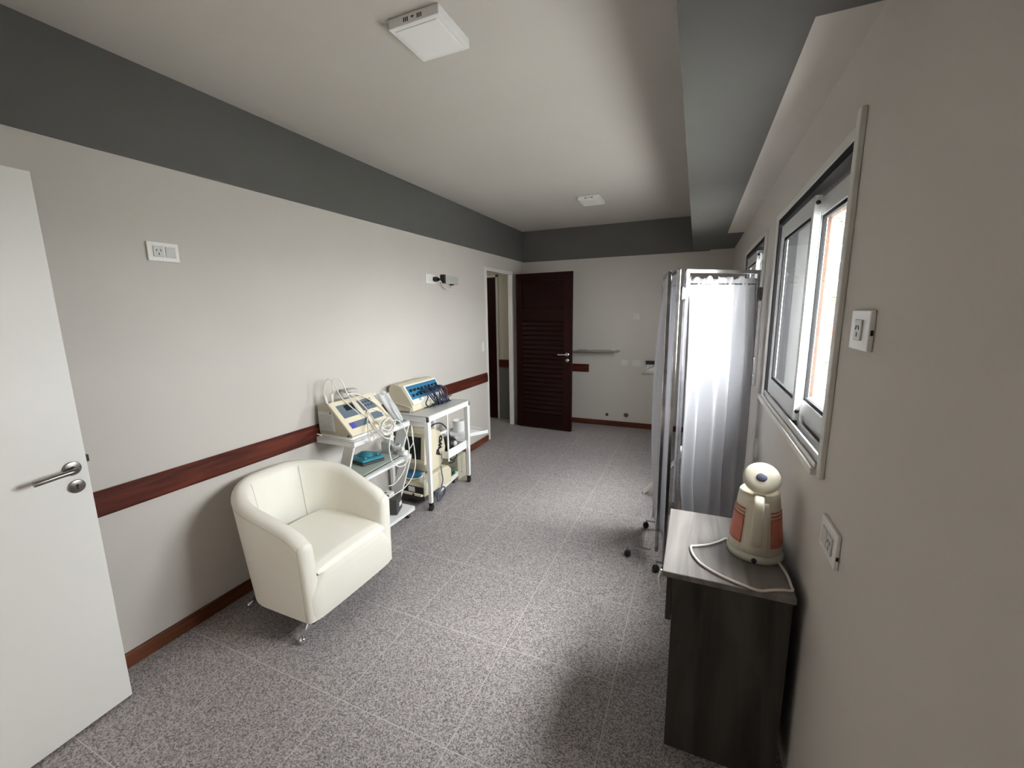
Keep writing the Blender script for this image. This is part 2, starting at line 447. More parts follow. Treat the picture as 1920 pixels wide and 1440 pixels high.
hg = Vector((-2.205, 5.222, 0)); fe = Vector((-1.423, 5.158, 0)); dd = (fe-hg).normalized(); dn = Vector((dd.y, -dd.x, 0)); dw = (fe-hg).length
T = Matrix(((dd.x, dn.x, 0, hg.x), (dd.y, dn.y, 0, hg.y), (0, 0, 1, 0), (0, 0, 0, 1)))
def lp(x, y, z): return T @ Vector((x, y, z))
g = sroot('door_2', tuple(hg))
zt = 2.048
f = MB().box((0, -.036, .012), (.085, 0, zt), T).box((dw-.115, -.036, .012), (dw, 0, zt), T)
f.build('stile', 'dark', g, .003)
f = MB()
for a, b in ((.012, .205), (1.440, 1.600), (1.955, zt)): f.box((.085, -.036, a), (dw-.115, 0, b), T)
f.build('cross_rail', 'darkx', g, .003)
MB().box((.085, -.026, 1.600), (dw-.115, -.016, 1.955), T).build('upper_panel', 'darkx', g)
MB().box((.085, -.034, .205), (dw-.115, -.030, 1.440), T).build('louvre_backing', 'dark', g)
f = MB(); z = .215; n = 0
while z < 1.41:
    a, b, c, d = lp(.085, -.026, z+.062), lp(dw-.115, -.026, z+.062), lp(dw-.115, -.003, z), lp(.085, -.003, z)
    f.add([a, b, c, d] + [p+Vector((0, 0, .009)) for p in (a, b, c, d)], [(0,1,2,3),(7,6,5,4),(0,4,5,1),(1,5,6,2),(2,6,7,3),(3,7,4,0)])
    z += .0615
f.build('louvres', 'darkx', g)
hx, hz = dw-.058, 1.020
MB().cyl(lp(hx, 0, hz), lp(hx, .008, hz), .025, 24).build('handle_rose', 'chrome', g)
MB().tube(smoothpath([lp(hx, .006, hz), lp(hx, .032, hz), lp(hx-.008, .046, hz), lp(hx-.03, .050, hz), lp(hx-.115, .048, hz-.003)], 5), .009, 12).build('door_handle', 'chrome', g)
MB().cyl(lp(hx, 0, hz-.075), lp(hx, .007, hz-.075), .023, 24).build('key_rose', 'chrome', g)

# hall beyond the doorway
HY = 5.50
struct(MB().box((-4.2, 2.6, -.08), (XL-.045, HY+.1, 0)).build('floor_hall', 'tile2'))
struct(MB().box((-4.2, HY, 0), (XL-.045, HY+.12, 2.5)).build('wall_hall_end', 'cream_wall'))
w = MB().box((-4.3, 2.6, 0), (-4.2, HY, 2.5)).box((-4.2, 2.5, 0), (XL-.045, 2.6, 2.5))
struct(w.build('wall_hall_side', 'cream_wall'))
struct(MB().box((-4.3, 2.5, 2.5), (XL-.045, HY+.12, 2.6)).build('ceiling_hall', 'ceil'))
struct(MB().box((-2.595, HY-.006, 0), (XL-.045, HY, .79)).build('trim_7', 'dado'))
struct(MB().box((-2.595, HY-.022, .775), (XL-.045, HY, .885)).build('trim_8', 'railx', bevel=.003))
g = sroot('door_3', (-3.0, HY, 0))
MB().box((-3.48, HY-.020, .01), (-2.625, HY-.004, 2.045)).build('door_leaf', 'dark', g, .003)
m = MB(); z = .24
while z < 1.45:
    m.box((-3.38, HY-.026, z), (-2.74, HY-.020, z+.012)); z += .062
m.build('louvres', 'darkx', g)
MB().box((-2.625, HY-.024, 0), (-2.595, HY, 2.08)).box((-3.51, HY-.024, 0), (-3.48, HY, 2.08)).box((-3.51, HY-.024, 2.045), (-2.595, HY, 2.08)).build('door_frame', 'frame', g, .002)

# ------------------------------------------------------------------ sockets and switches
def plate_on_wall(name, c, n, wdt, hgt, dep, label, cat, kind, group=None, mat='socket'):
    """c centre on the wall, n = axis the plate faces ('+x','-x','-y'), kind: what sits in it"""
    g = thing(name, c, label, cat, group); c = Vector(c)
    if n == '+x': U, N = Vector((0,1,0)), Vector((1,0,0))
    elif n == '-x': U, N = Vector((0,-1,0)), Vector((-1,0,0))
    else: U, N = Vector((1,0,0)), Vector((0,-1,0))
    T = Matrix(((U.x, N.x, 0, c.x), (U.y, N.y, 0, c.y), (0, 0, 1, c.z), (0, 0, 0, 1)))
    MB().box((-wdt/2, 0, -hgt/2), (wdt/2, dep, hgt/2), T).build('cover_plate', mat, g, .003)
    def slot(x, z, a, l=.010, wd=.0028, y=dep+.004):
        ca, sa = math.cos(a), math.sin(a)
        T2 = T @ Matrix(((ca, 0, -sa, x), (0, 1, 0, 0), (sa, 0, ca, z), (0, 0, 0, 1)))
        return MB().box((-wd/2, y-.001, -l/2), (wd/2, y+.0008, l/2), T2)
    if kind.startswith('socket'):
        cx = -wdt*.17 if kind == 'socket_left' else 0
        s = MB().box((cx-.021, dep, -.024), (cx+.021, dep+.004, .024), T).build('socket_insert', 'whitegrey' if kind != 'socket_faint' else mat, g, .0015)
        if kind != 'socket_faint':
            for (a, b, an) in ((-.008, .006, R(-28)), (.008, .006, R(28)), (0, -.010, 0)):
                slot(cx+a, b, an).build('slot', 'mark', s)
        if kind == 'socket_left':
            MB().box((wdt*.05, dep, -.024), (wdt*.05+.042, dep+.003, .024), T).build('blank_insert', 'whitegrey', g, .0015)
    elif kind == 'switch2':
        for cx in (-.012, .012):
            MB().box((cx-.010, dep, -.024), (cx+.010, dep+.005, .024), T).build('rocker', mat, g, .002)
    elif kind == 'switch_socket':
        s = MB().box((-.044, dep, -.024), (-.003, dep+.004, .024), T).build('rocker', 'whitegrey', g, .002)
        s = MB().box((.003, dep, -.024), (.044, dep+.004, .024), T).build('socket_insert', 'whitegrey', g, .002)
        for (a, b, an) in ((-.008, .006, R(-28)), (.008, .006, R(28)), (0, -.010, 0)):
            slot(.024+a, b, an).build('slot', 'mark', s)
    return g
plate_on_wall('wall_socket', (XL, 1.213, 1.866), '+x', .128, .086, .012, 'white wall socket high on the left wall beside the white door', 'socket', 'socket_left')
g = plate_on_wall('wall_socket', (XR, 1.222, 1.520), '-x', .122, .092, .011, 'white surface-mounted socket to the right of the near window', 'socket', 'socket')
MB().box((XR-.008, 1.159, 1.510), (XR-.003, 1.1615, 1.522)).build('knockout', 'mark', g)
g = plate_on_wall('light_switch', (XR, 1.262, .969), '-x', .138, .092, .010, 'white switch and socket plate low on the right wall beside the kettle', 'switch', 'switch_socket')
MB().box((XR-.008, 1.191, .950), (XR-.003, 1.1935, .960)).build('knockout', 'mark', g)
plate_on_wall('light_switch', (XL, 4.392, 1.168), '+x', .062, .108, .010, 'white light switch on the left wall beside the brown door opening', 'switch', 'switch2')
plate_on_wall('wall_socket', (-.842, D, .879), '-y', .100, .076, .008, 'pale socket plate on the back wall, left of the pair under the glass shelf', 'socket', 'socket_faint', mat='plate')
plate_on_wall('wall_socket', (-.688, D, .875), '-y', .112, .080, .008, 'pale socket plate on the back wall, right of the pair under the glass shelf', 'socket', 'socket_faint', mat='plate')
plate_on_wall('blank_socket_plate', (-.714, D, 1.480), '-y', .084, .080, .006, 'blank cover plate alone on the back wall above the glass shelf', 'plate', 'blank', mat='plate')
plate_on_wall('wall_socket', (.359, 2.66, .78), '-x', .070, .110, .010, 'white socket plate under the gap between the two windows', 'socket', 'socket_faint')

# emergency lamp plugged in high on the left wall
g = plate_on_wall('wall_socket', (XL, 3.372, 1.880), '+x', .150, .085, .010, 'white wall socket with a black plug beside the emergency lamp', 'socket', 'socket_faint')
g = thing('emergency_lamp', (XL, 3.69, 1.84), 'small grey emergency lamp high on the left wall near the doorway', 'lamp')
MB().box((XL, 3.565, 1.848), (XL+.050, 3.822, 1.922)).build('lamp_body', 'whitegrey', g, .008)
MB().box((XL+.004, 3.542, 1.846), (XL+.054, 3.568, 1.930)).build('end_cap', 'black', g, .004)
MB().box((XL+.050, 3.595, 1.862), (XL+.054, 3.800, 1.908)).build('lens', 'alum2', g, .002)
MB().box((XL+.010, 3.70, 1.835), (XL+.040, 3.735, 1.850)).build('cable_gland', 'black', g)
MB().tube(smoothpath([(XL+.045, 3.46, 1.876), (XL+.045, 3.50, 1.850), (XL+.035, 3.55, 1.815), (XL+.03, 3.62, 1.795), (XL+.028, 3.69, 1.800), (XL+.026, 3.718, 1.838)], 6), .005, 8).build('power_cord', 'cablep', g)
MB().cyl((XL+.014, 3.425, 1.878), (XL+.05, 3.425, 1.878), .022, 18).box((XL+.03, 3.42, 1.866), (XL+.05, 3.465, 1.889)).build('plug', 'black', g)

# ------------------------------------------------------------------ ceiling lights
def ceiling_light(x0, x1, y0, y1, label):
    g = thing('ceiling_light', ((x0+x1)/2, (y0+y1)/2, ZC), label, 'ceiling light', 'square ceiling lights')
    MB().box((x0, y0, ZC-.035), (x1, y1, ZC)).build('light_frame', 'white', g, .003)
    MB().box((x0+.020, y0+.020, ZC-.038), (x1-.020, y1-.020, ZC-.034)).build('diffuser', 'diff', g, .001)
    xm = (x0+x1)/2
    v = MB()
    for dx in (-.038, -.030, -.022, .022, .030, .038): v.box((xm+dx-.002, y0-.001, ZC-.026), (xm+dx+.002, y0+.001, ZC-.012))
    v.box((xm-.006, y0-.001, ZC-.018), (xm+.006, y0+.001, ZC-.014)).box((xm-.001, y0-.001, ZC-.022), (xm+.001, y0+.001, ZC-.014))
    v.build('vent_slots', 'mark', g)
ceiling_light(-1.122, -.900, 1.455, 1.682, 'square white ceiling light nearest the viewer, in the foreground')
ceiling_light(-1.120, -.908, 4.222, 4.480, 'square white ceiling light near the far end of the room')

# ------------------------------------------------------------------ back wall fittings
g = thing('wall_shelf', (-1.18, D, 1.03), 'thin grey glass shelf on the back wall beside the brown door', 'shelf')
MB().box((-1.46, D-.20, 1.028), (-.905, D, 1.042)).build('shelf_board', 'shelfglass', g, .002)
for x in (-1.30, -.98):
    MB().box((x-.03, D-.06, 1.012), (x+.03, D, 1.050)).build('bracket', 'whitegrey', g, .003)
g = thing('wall_mounted_dispenser', (-.51, D, .77), 'small white holder with a black top on the back wall beside the screen', 'holder')
MB().box((-.565, D-.05, .872), (-.450, D, .916)).build('holder_top', 'black', g, .003)
MB().box((-.560, D-.012, .775), (-.455, D, .872)).build('back_plate', 'socket', g, .003)
MB().tube(smoothpath([(-.47, D-.03, .872), (-.475, D-.035, .845), (-.50, D-.04, .835), (-.53, D-.035, .82), (-.545, D-.03, .80)], 5), .005, 8).build('spout', 'steel', g)
MB().box((-.600, D-.10, .760), (-.450, D, .775)).build('drip_tray', 'whitegrey', g, .003)
g = thing('pipe_hole', (-1.058, D, .153), 'round black pipe hole low on the back wall', 'pipe hole')  # pipe hole in the wall: grey collar round a black disc
MB().lathe([(.014, 0), (.020, 0), (.020, .006), (.014, .008)], (0,0,0), 24, Matrix.Translation((-1.058, D, .153)) @ Matrix.Rotation(R(90), 4, 'X')).build('collar', 'dgrey', g)
MB().cyl((-1.058, D-.004, .153), (-1.058, D-.001, .153), .0135, 20).build('opening', 'mark', g)
g = thing('wall_mounted_valve', (-.80, D, .165), 'small metal water valve low on the back wall', 'valve')
MB().cyl((-.80, D-.008, .168), (-.80, D, .168), .030, 20).build('flange', 'steel', g)
MB().cyl((-.80, D-.040, .168), (-.80, D-.008, .168), .009, 14).ball((-.80, D-.045, .170), .014, 12).build('valve_body', 'steel', g)
MB().box((-.795, D-.05, .176), (-.770, D-.038, .188)).build('valve_lever', 'black', g, .002)

# ------------------------------------------------------------------ tub armchair
def armchair():
    g = thing('tub_armchair', (-1.87, 1.535, 0), 'cream leatherette tub armchair on chrome feet by the left wall', 'armchair')
    xf, xb, y0, y1, rc = -1.622, -2.100, 1.272, 1.792, .190     # centre line of the shell
    path = []
    n = 10
    for i in range(n): path.append((xf+(xb+rc-xf)*i/n, y0, 0, -1))
    for i in range(13):
        a = R(90)*i/12; path.append((xb+rc-rc*math.sin(a), y0+rc-rc*math.cos(a), -math.sin(a), -math.cos(a)))
    for i in range(1, 8): path.append((xb, y0+rc+(y1-y0-2*rc)*i/8, -1, 0))
    for i in range(13):
        a = R(90)*i/12; path.append((xb+rc-rc*math.cos(a), y1-rc+rc*math.sin(a), -math.cos(a), math.sin(a)))
    for i in range(1, n+1): path.append((xb+rc+(xf-xb-rc)*i/n, y1, 0, 1))
    def top(x):
        t = max(0, min(1, (xf-x)/(xf-xb)))
        return .545 + .165*(t**.9) - .018*math.exp(-((xf-x)/.02)**2)
    zb, th = .122, .040
    rows = []
    for (x, y, nx, ny) in path:
        z1 = top(x); sec = []
        def P(off, z):
            k = (z-zb)/.6
            lx = nx*(off + k*(.085*abs(nx) + .022)); ly = ny*(off + k*(.022+.030*max(0, min(1, (-1.70-x)/.3))))
            return (x+lx, y+ly, z)
        for i in range(7): sec.append(P(th, zb+.0+(z1-th-zb)*i/6))
        for i in range(1, 8): a = math.pi*i/8; sec.append(P(th*math.cos(a), z1-th+th*math.sin(a)))
        for i in range(6): sec.append(P(-th - .012*(i/5), z1-th-(z1-th-.124)*i/5))
        rows.append(sec)
    m = MB(); k = len(rows[0]); V = [p for r_ in rows for p in r_]; F = []
    for i in range(len(rows)-1):
        for j in range(k-1): F.append((i*k+j, (i+1)*k+j, (i+1)*k+j+1, i*k+j+1))
    m.add(V, F, True)
    # padded front ends of the arms
    for e in (0, len(rows)-1):
        base = [Vector(p) for p in rows[e]]
        c = Vector((xf, sum(p.y for p in base)/k, 0))
        prev = base; 
        rings = [base]
        for s_, dx in ((.93, .012), (.72, .022), (.40, .028), (.05, .030)):
            ring = []
            for p in base:
                zc_ = min(max(p.z, .122), top(xf)-th)
                q = Vector((p.x+dx, c.y+(p.y-c.y)*s_, zc_+(p.z-zc_)*s_))
                ring.append(q)
            rings.append(ring)
        V = [p for r_ in rings for p in r_]; F = []
        for i in range(len(rings)-1):
            for j in range(k-1): F.append((i*k+j, i*k+j+1, (i+1)*k+j+1, (i+1)*k+j))
        F.append(tuple((len(rings)-1)*k+j for j in range(k)))
        m.add(V, F, True)
    shell = m.build('shell', 'leather', g, weld=True)
    # piping lines
    pl = []
    for e in (0, len(rows)-1):
        MB().tube([Vector(p)+Vector((.001, 0, 0)) for p in rows[e][:9]], .0022, 6).build('piping', 'seam', shell)
    MB().tube([Vector(r_[6])+Vector((0, 0, .004)) for r_ in rows], .0018, 6).build('piping', 'seam', shell)
    # seam at the inner corners of the back
    for idx in (n+9, len(rows)-n-10):
        MB().tube([Vector(p) for p in rows[idx][13:]], .0022, 6).build('piping', 'seam', shell)
    # seat block: crowned top flowing into the front panel
    ya, yb = y0+th-.016, y1-th+.016
    prof = [(-1.590, .121), (-1.585, .16), (-1.583, .20), (-1.582, .25), (-1.582, .29), (-1.584, .32), (-1.590, .342), (-1.604, .360), (-1.632, .373), (-1.70, .380), (-1.80, .386), (-1.92, .390), (-2.03, .392)]
    def fn(u, v):
        t = u*(len(prof)-1); i = min(int(t), len(prof)-2); w_ = t-i
        x = prof[i][0]*(1-w_)+prof[i+1][0]*w_; z = prof[i][1]*(1-w_)+prof[i+1][1]*w_
        e = math.sin(math.pi*v)
        if z > .3: z += .022*(e**.6)*min(1, (z-.3)/.07)
        x += .008*(e**.5)*(1 if u < .6 else 0)
        s_ = 0
        if x > -1.64 and z < .34:     # panel widens across the arm fronts near the floor
            t_ = max(0, min(1, (.335-z)/.10)); s_ = .064*t_*t_*(3-2*t_)
            x -= .030*abs(2*v-1)**14
        return (x, ya - s_ + (yb-ya+2*s_)*v, z)
    m = MB().grid(fn, 48, 60); m.build('seat', 'leather', g)
    b = MB().prism([(-1.600, 1.25), (-1.600, 1.815), (-1.90, 1.815), (-2.05, 1.75), (-2.10, 1.62), (-2.10, 1.45), (-2.05, 1.32), (-1.90, 1.25)], 'z', .108, .126); b.build('underside', 'under', g, .003)
    for (tx, ty, fx, fy) in ((-1.640, 1.275, -1.665, 1.232), (-1.690, 1.770, -1.700, 1.832), (-2.070, 1.345, -2.150, 1.305), (-2.070, 1.730, -2.150, 1.765)):
        l = MB().tube([(tx, ty, .115), ((tx+fx)/2, (ty+fy)/2, .062), (fx, fy, .020)], [.017, .012, .008], 14)
        l.ball((fx, fy, .0185), .0185, 16); l.build('leg', 'chrome', g)
armchair()

# ------------------------------------------------------------------ white electrotherapy cart (zig-zag legs)
def caster(m_fork, m_wheel, x, y, r=.024):
    m_wheel.cyl((x-.009, y, r), (x+.009, y, r), r, 18)
    m_fork.box((x-.014, y-.012, r), (x-.010, y+.012, r*2+.012)).box((x+.010, y-.012, r), (x+.014, y+.012, r*2+.012)).box((x-.014, y-.014, r*2+.006), (x+.014, y+.014, r*2+.018))
CY0, CY1, CXF, CXB = 1.936, 2.506, -1.940, -2.262
g = thing('equipment_cart', (-2.1, 2.22, 0), 'white metal three-shelf cart with slanted legs behind the armchair', 'cart')
def cart_shelf(z, xf, xb, y0=CY0, y1=CY1, lip=.036, mat='white'):
    m = MB().box((xb, y0, z-.006), (xf, y1, z)).box((xf-.004, y0, z-lip), (xf, y1, z+.002)).box((xb, y0, z-lip), (xf, y0+.004, z+.002)).box((xb, y1-.004, z-lip), (xf, y1, z+.002)).box((xb, y0, z-lip), (xb+.004, y1, z+.002))
    m.build('shelf', mat, g, .0015)
cart_shelf(.772, CXF, CXB); cart_shelf(.508, CXF, CXB, lip=.026); cart_shelf(.084, -1.936, CXB, lip=.030)
for (y, s) in ((CY0+.012, 1), (CY1-.012, -1)):
    for (za, zb_) in ((.738, .508), (.482, .084)):
        xa, xb_ = CXF-.004, CXF-.004-.34*(za-zb_)
        w_ = .090
        m = MB().prism([(xa, za), (xa-w_, za), (xb_-w_, zb_), (xb_, zb_)], 'y', y-.002, y+.002)
        m.prism([(xa, za), (xa-.004, za), (xb_-.004, zb_), (xb_, zb_)], 'y', y-.014*s if s > 0 else y, y if s > 0 else y+.014)
        m.build('leg', 'white', g, .001)
for x in (-1.975, -2.225):
    for y in (CY0+.04, CY1-.045):
        f_, w_ = MB(), MB(); caster(f_, w_, x, y, .018)
        q = f_.build('caster', 'steel', g); w_.build('wheel', 'rubber', q)

# ------------------------------------------------------------------ beige device with slanted panel on the cart
DY0, DY1 = 1.965, 2.352
g = thing('electrotherapy_unit', (-2.13, 2.16, .776), 'beige therapy unit with slanted blue-grey panel on top of the cart', 'medical device')
prof = [(-2.262, .790), (-2.285, .800), (-2.288, .985), (-2.155, .985), (-1.990, .812), (-1.990, .790)]
prof = [(max(-2.262, x), z) for x, z in prof]
body = MB().prism(prof, 'y', DY0, DY1).build('housing', 'beiged', g, .006)
MB().box((-2.255, DY0-.006, .815), (-2.120, DY0+.001, .945)).build('side_grille', 'whitegrey', body, .006)
m = MB()
for i in range(12): m.box((-2.243+.010*i, DY0-.0085, .832), (-2.239+.010*i, DY0-.005, .925))
m.build('grille_slots', 'whitegrey', body)
e1 = Vector((-2.163, 0, .989)); e2 = Vector((-1.978, 0, .797)); pu = (e2-e1); pL = pu.length; pu.normalize(); pn = Vector((-pu.z, 0, pu.x)).normalized()
if pn.x < 0: pn = -pn
def pan(y0, y1, s0, s1, t0, t1):   # slab lying on the slanted face
    v = []
    for t in (t0, t1):
        for (y, s_) in ((y0, s0), (y1, s0), (y1, s1), (y0, s1)):
            p = e1+pu*s_+pn*t; v.append((p.x, y, p.z))
    return MB().add(v, [(0,1,2,3),(7,6,5,4),(0,4,5,1),(1,5,6,2),(2,6,7,3),(3,7,4,0)])
panel = pan(DY0-.006, DY1+.010, -.006, pL+.004, .000, .012).build('control_panel', 'cream', g, .003)
pan(DY0+.030, DY0+.185, .030, .135, .011, .0135).build('display_window', 'bluegrey', panel)
pan(DY0+.085, DY0+.165, .040, .085, .0125, .0145).build('display', 'screen', panel)
pan(DY0+.215, DY0+.345, .030, .120, .011, .0135).build('keypad', 'bluegrey', panel)
pan(DY0+.030, DY0+.190, .175, .222, .011, .0135).build('keypad', 'bluegrey', panel)
pan(DY0+.034, DY0+.072, .180, .218, .0125, .0145).build('button', 'violet', panel)
pan(DY0+.235, DY0+.345, .150, .205, .011, .0135).build('keypad', 'bluegrey', panel)
m = MB()
for i in range(3):
    for j in range(2):
        m2 = pan(DY0+.250+i*.028, DY0+.266+i*.028, .048+j*.030, .062+j*.030, .0125, .0150); m.add(m2.v, m2.f)
m.build('keys', 'dgrey', panel)
for s_, y in ((.05, DY0-.007), (.245, DY0-.007)):
    p = e1+pu*s_-pn*.022; MB().cyl((p.x, y+.006, p.z), (p.x, y, p.z), .006, 10).build('screw', 'dgrey', body)
MB().tube([(-2.22, DY0-.016, .783), (-2.05, DY0-.018, .783), (-1.985, DY0-.016, .783), (-1.962, DY0+.0, .783)], .006, 8).tube([(-2.275, DY0-.016, .79), (-2.22, DY0-.016, .783)], .006, 8).box((-2.25, DY0, .7755), (-1.975, DY1, .792)).build('base_stand', 'white', g)
m = MB().cyl((-2.19, DY0+.06, .985), (-2.19, DY0+.06, 1.05), .011, 12, .008).cyl((-2.19, DY0+.02, .985), (-2.205, DY0+.017, 1.05), .010, 12, .008)
m.build('lead_sleeve', 'cable', g)
m = MB().lathe([(.0, .0), (.045, .0), (.050, .012), (.045, .018), (0, .018)], (-2.20, 2.20, 1.035), 20); m.cyl((-2.20, 2.20, .985), (-2.20, 2.20, 1.036), .012, 12)
m.build('probe_holder', 'whitegrey', g)
C1 = [(-2.21, 1.982, 0.992), (-2.21, 1.982, 1.07), (-2.2, 1.993, 1.129), (-2.18, 2.007, 1.153), (-2.15, 2.019, 1.114), (-2.144, 2.062, 1.024), (-2.106, 2.102, 0.953), (-2.066, 2.124, 0.906), (-2.02, 2.133, 0.853), (-1.972, 2.111, 0.804), (-1.903, 2.08, 0.766), (-1.898, 2.039, 0.756), (-1.898, 2.024, 0.8), (-2.0, 2.133, 0.864), (-2.045, 2.199, 0.895), (-2.07, 2.195, 0.932), (-2.105, 2.173, 0.984), (-2.117, 2.131, 1.028), (-2.123, 2.091, 1.045)]
C2 = [(-2.19, 2.03, 0.987), (-2.19, 2.04, 1.079), (-2.18, 2.037, 1.134), (-2.16, 2.051, 1.154), (-2.13, 2.065, 1.129), (-2.118, 2.083, 1.061), (-2.122, 2.123, 1.0), (-2.083, 2.135, 0.932), (-2.024, 2.16, 0.873), (-1.973, 2.169, 0.81), (-1.908, 2.195, 0.762), (-1.903, 2.267, 0.759), (-1.908, 2.304, 0.791), (-1.995, 2.342, 0.846), (-2.036, 2.301, 0.883), (-2.058, 2.24, 0.911), (-2.034, 2.173, 0.897), (-1.984, 2.152, 0.832), (-1.898, 2.132, 0.777), (-1.893, 2.196, 0.726), (-1.893, 2.268, 0.721)]
C3 = [(-2.118, 2.085, 1.039), (-2.115, 2.14, 1.037), (-2.115, 2.227, 1.005), (-2.097, 2.293, 0.955), (-2.041, 2.328, 0.894), (-1.993, 2.326, 0.84), (-1.918, 2.278, 0.801), (-1.898, 2.223, 0.779), (-1.898, 2.156, 0.812), (-1.992, 2.195, 0.842), (-2.044, 2.204, 0.892)]
C4 = [(-1.93, 2.285, 0.823), (-1.925, 2.347, 0.816), (-1.915, 2.391, 0.77), (-1.905, 2.419, 0.678), (-1.9, 2.429, 0.586), (-1.9, 2.409, 0.502), (-1.9, 2.356, 0.475), (-1.9, 2.286, 0.496), (-1.9, 2.233, 0.554), (-1.9, 2.213, 0.634), (-1.9, 2.226, 0.707), (-1.905, 2.272, 0.778), (-1.92, 2.323, 0.814)]
C5 = [(-1.955, 2.497, .545), (-1.925, 2.512, .60), (-1.915, 2.500, .69), (-1.905, 2.478, .74), (-1.895, 2.470, .66), (-1.885, 2.475, .54), (-1.880, 2.465, .44), (-1.885, 2.425, .36), (-1.90, 2.345, .305), (-1.92, 2.232, .288)]
C6 = [(-1.955, 2.440, .520), (-1.925, 2.425, .505), (-1.922, 2.385, .425), (-1.92, 2.281, 0.37), (-1.93, 2.212, 0.368)]
for c, mt in ((C1, 'cablep'), (C2, 'cable'), (C3, 'cable'), (C4, 'cable')):
    MB().tube(smoothpath(c, 6), .0042, 8).build('lead', mt, g)
# wound bundle in front of the panel
m = MB()
for k in range(5):
    rr = .055+.012*random.random(); a0 = random.random()*6; tl = .3*random.random()
    pts = []
    for i in range(26):
        a = a0+2*math.pi*i/25*.9
        pts.append((-1.912+.010*math.sin(a*2+k)+.005*k*.5, 2.215+rr*math.cos(a)*1.15, .805+rr*.95*math.sin(a)+tl*.02))
    m.tube(pts, .0040, 7)
m.build('coiled_lead', 'cable', g)
# clear plastic bag between cart and table
g = MB()
def bag(u, v):
    a = 2*math.pi*u; r_ = .050*(1-v)**.7+.012+.014*math.sin(5*a+7*v)*(1-.4*v)
    return (-2.065+.35*(v-.4)*.45+r_*math.cos(a)*.8, 2.425+r_*math.sin(a)*.85+.02*v, .985-.205*v+.008*math.sin(4*a))
g.grid(bag, 30, 14)
tag(g.build('plastic_bag', 'film'), 'crumpled clear plastic bag at the right end of the cart top', 'bag')
g = thing('card_pad', (-1.99, 2.435, .774), 'small blue-grey pad lying on the right end of the cart top', 'pad')
MB().box((-2.06, 2.385, .774), (-1.955, 2.490, .781)).build('pad_sheet', 'bluegrey', g, .001)

# middle shelf: pale green tray with teal plastic case
T = Matrix.Translation((-2.115, 2.20, .511)) @ Matrix.Rotation(R(4), 4, 'Z')
g = thing('tray', (-2.115, 2.20, .511), 'pale green flat tray with dark rim on the middle cart shelf', 'tray')
MB().box((-.135, -.215, 0), (.150, .215, .006), T).build('tray_rim', 'dgrey', g, .002)
MB().box((-.118, -.200, .005), (.145, .208, .012), T).build('tray_top', 'palegreen', g, .002)
T = Matrix.Translation((-2.125, 2.235, .5235)) @ Matrix.Rotation(R(-8), 4, 'Z')
g = thing('plastic_case', (-2.125, 2.235, .521), 'translucent teal plastic case on the pale green tray', 'case')
MB().prism([(-.105, -.085), (.075, -.100), (.105, .070), (.02, .105), (-.105, .085)], 'z', 0, .018, T).build('case_base', 'dgrey', g, .004)
MB().prism([(-.100, -.080), (.070, -.095), (.100, .066), (.02, .100), (-.100, .080)], 'z', .018, .040, T).build('case_lid', 'teal', g, .010, 3)
MB().lathe([(.060, 0), (.056, .012), (.030, .026), (0, .030)], (-.02, .0, .038), 24, T, 1.1, .8).build('case_dome', 'teal', g)
for (x, y) in ((.055, -.060), (.050, .050)):
    MB().ball(tuple(T @ Vector((x, y, .044))), .012, 12).build('latch_knob', 'teal', g)

# right end of the middle shelf: adaptor and plug
g = thing('power_adaptor', (-1.99, 2.46, .508), 'white plug adaptor at the right end of the middle cart shelf', 'adaptor')
MB().box((-2.02, 2.430, .510), (-1.955, 2.490, .545)).build('adaptor_body', 'white', g, .006)
MB().lathe([(.018, 0), (.018, .03), (.010, .04), (0, .042)], (-1.968, 2.436, .547), 14).build('plug', 'cable', g)
m = MB()
for k in range(3): m.tube([(-2.04+.030*math.cos(a), 2.455+.030*math.sin(a), .560+.012*k+.004*math.sin(a)) for a in [2*math.pi*i/20 for i in range(20)]], .005, 7, True)
m.build('coiled_cord', 'alum', g)
MB().tube(smoothpath(C5, 6), .0038, 8).build('power_cord', 'cable', g)
MB().tube(smoothpath(C6, 6), .0034, 8).build('power_cord', 'cable', g)
g = thing('grey_box', (-2.09, 2.44, .508), 'grey plastic block at the back right corner of the middle cart shelf', 'box')
MB().box((-2.16, 2.425, .511), (-2.085, 2.490, .605)).build('block', 'whitegrey', g, .006)

# bottom shelf
T = Matrix.Translation((-2.055, 2.375, .086)) @ Matrix.Rotation(R(22), 4, 'Z')
g = thing('black_box', (-2.055, 2.375, .086), 'dark grey box with a white sticker on the bottom cart shelf', 'box')
MB().box((-.10, -.075, 0), (.065, .060, .120), T).build('box_body', 'dgrey', g, .004)
MB().box((.0645, -.010, .036), (.0662, .046, .066), T).build('sticker', 'paper', g)
g = thing('bottle', (-2.04, 2.262, .086), 'small white round-capped bottle beside the dark grey box', 'bottle')
MB().lathe([(.026, 0), (.028, .006), (.028, .075), (.012, .092), (.012, .1)], (-2.02, 2.215, .086), 18).build('bottle_body', 'paper', g)
MB().lathe([(.022, 0), (.022, .022), (.016, .030), (0, .032)], (-2.02, 2.215, .186), 18).build('cap', 'white', g)
g = thing('charger', (-2.03, 2.30, .206), 'cream power charger lying on top of the dark grey box', 'charger')
MB().box((-2.09, 2.315, .207), (-2.025, 2.385, .245)).build('charger_body', 'offw', g, .005)
MB().tube(smoothpath([(-2.04, 2.32, .235), (-2.00, 2.29, .25), (-2.03, 2.26, .262), (-2.07, 2.29, .252), (-2.05, 2.33, .255)], 5), .004, 7).build('cord', 'black', g)

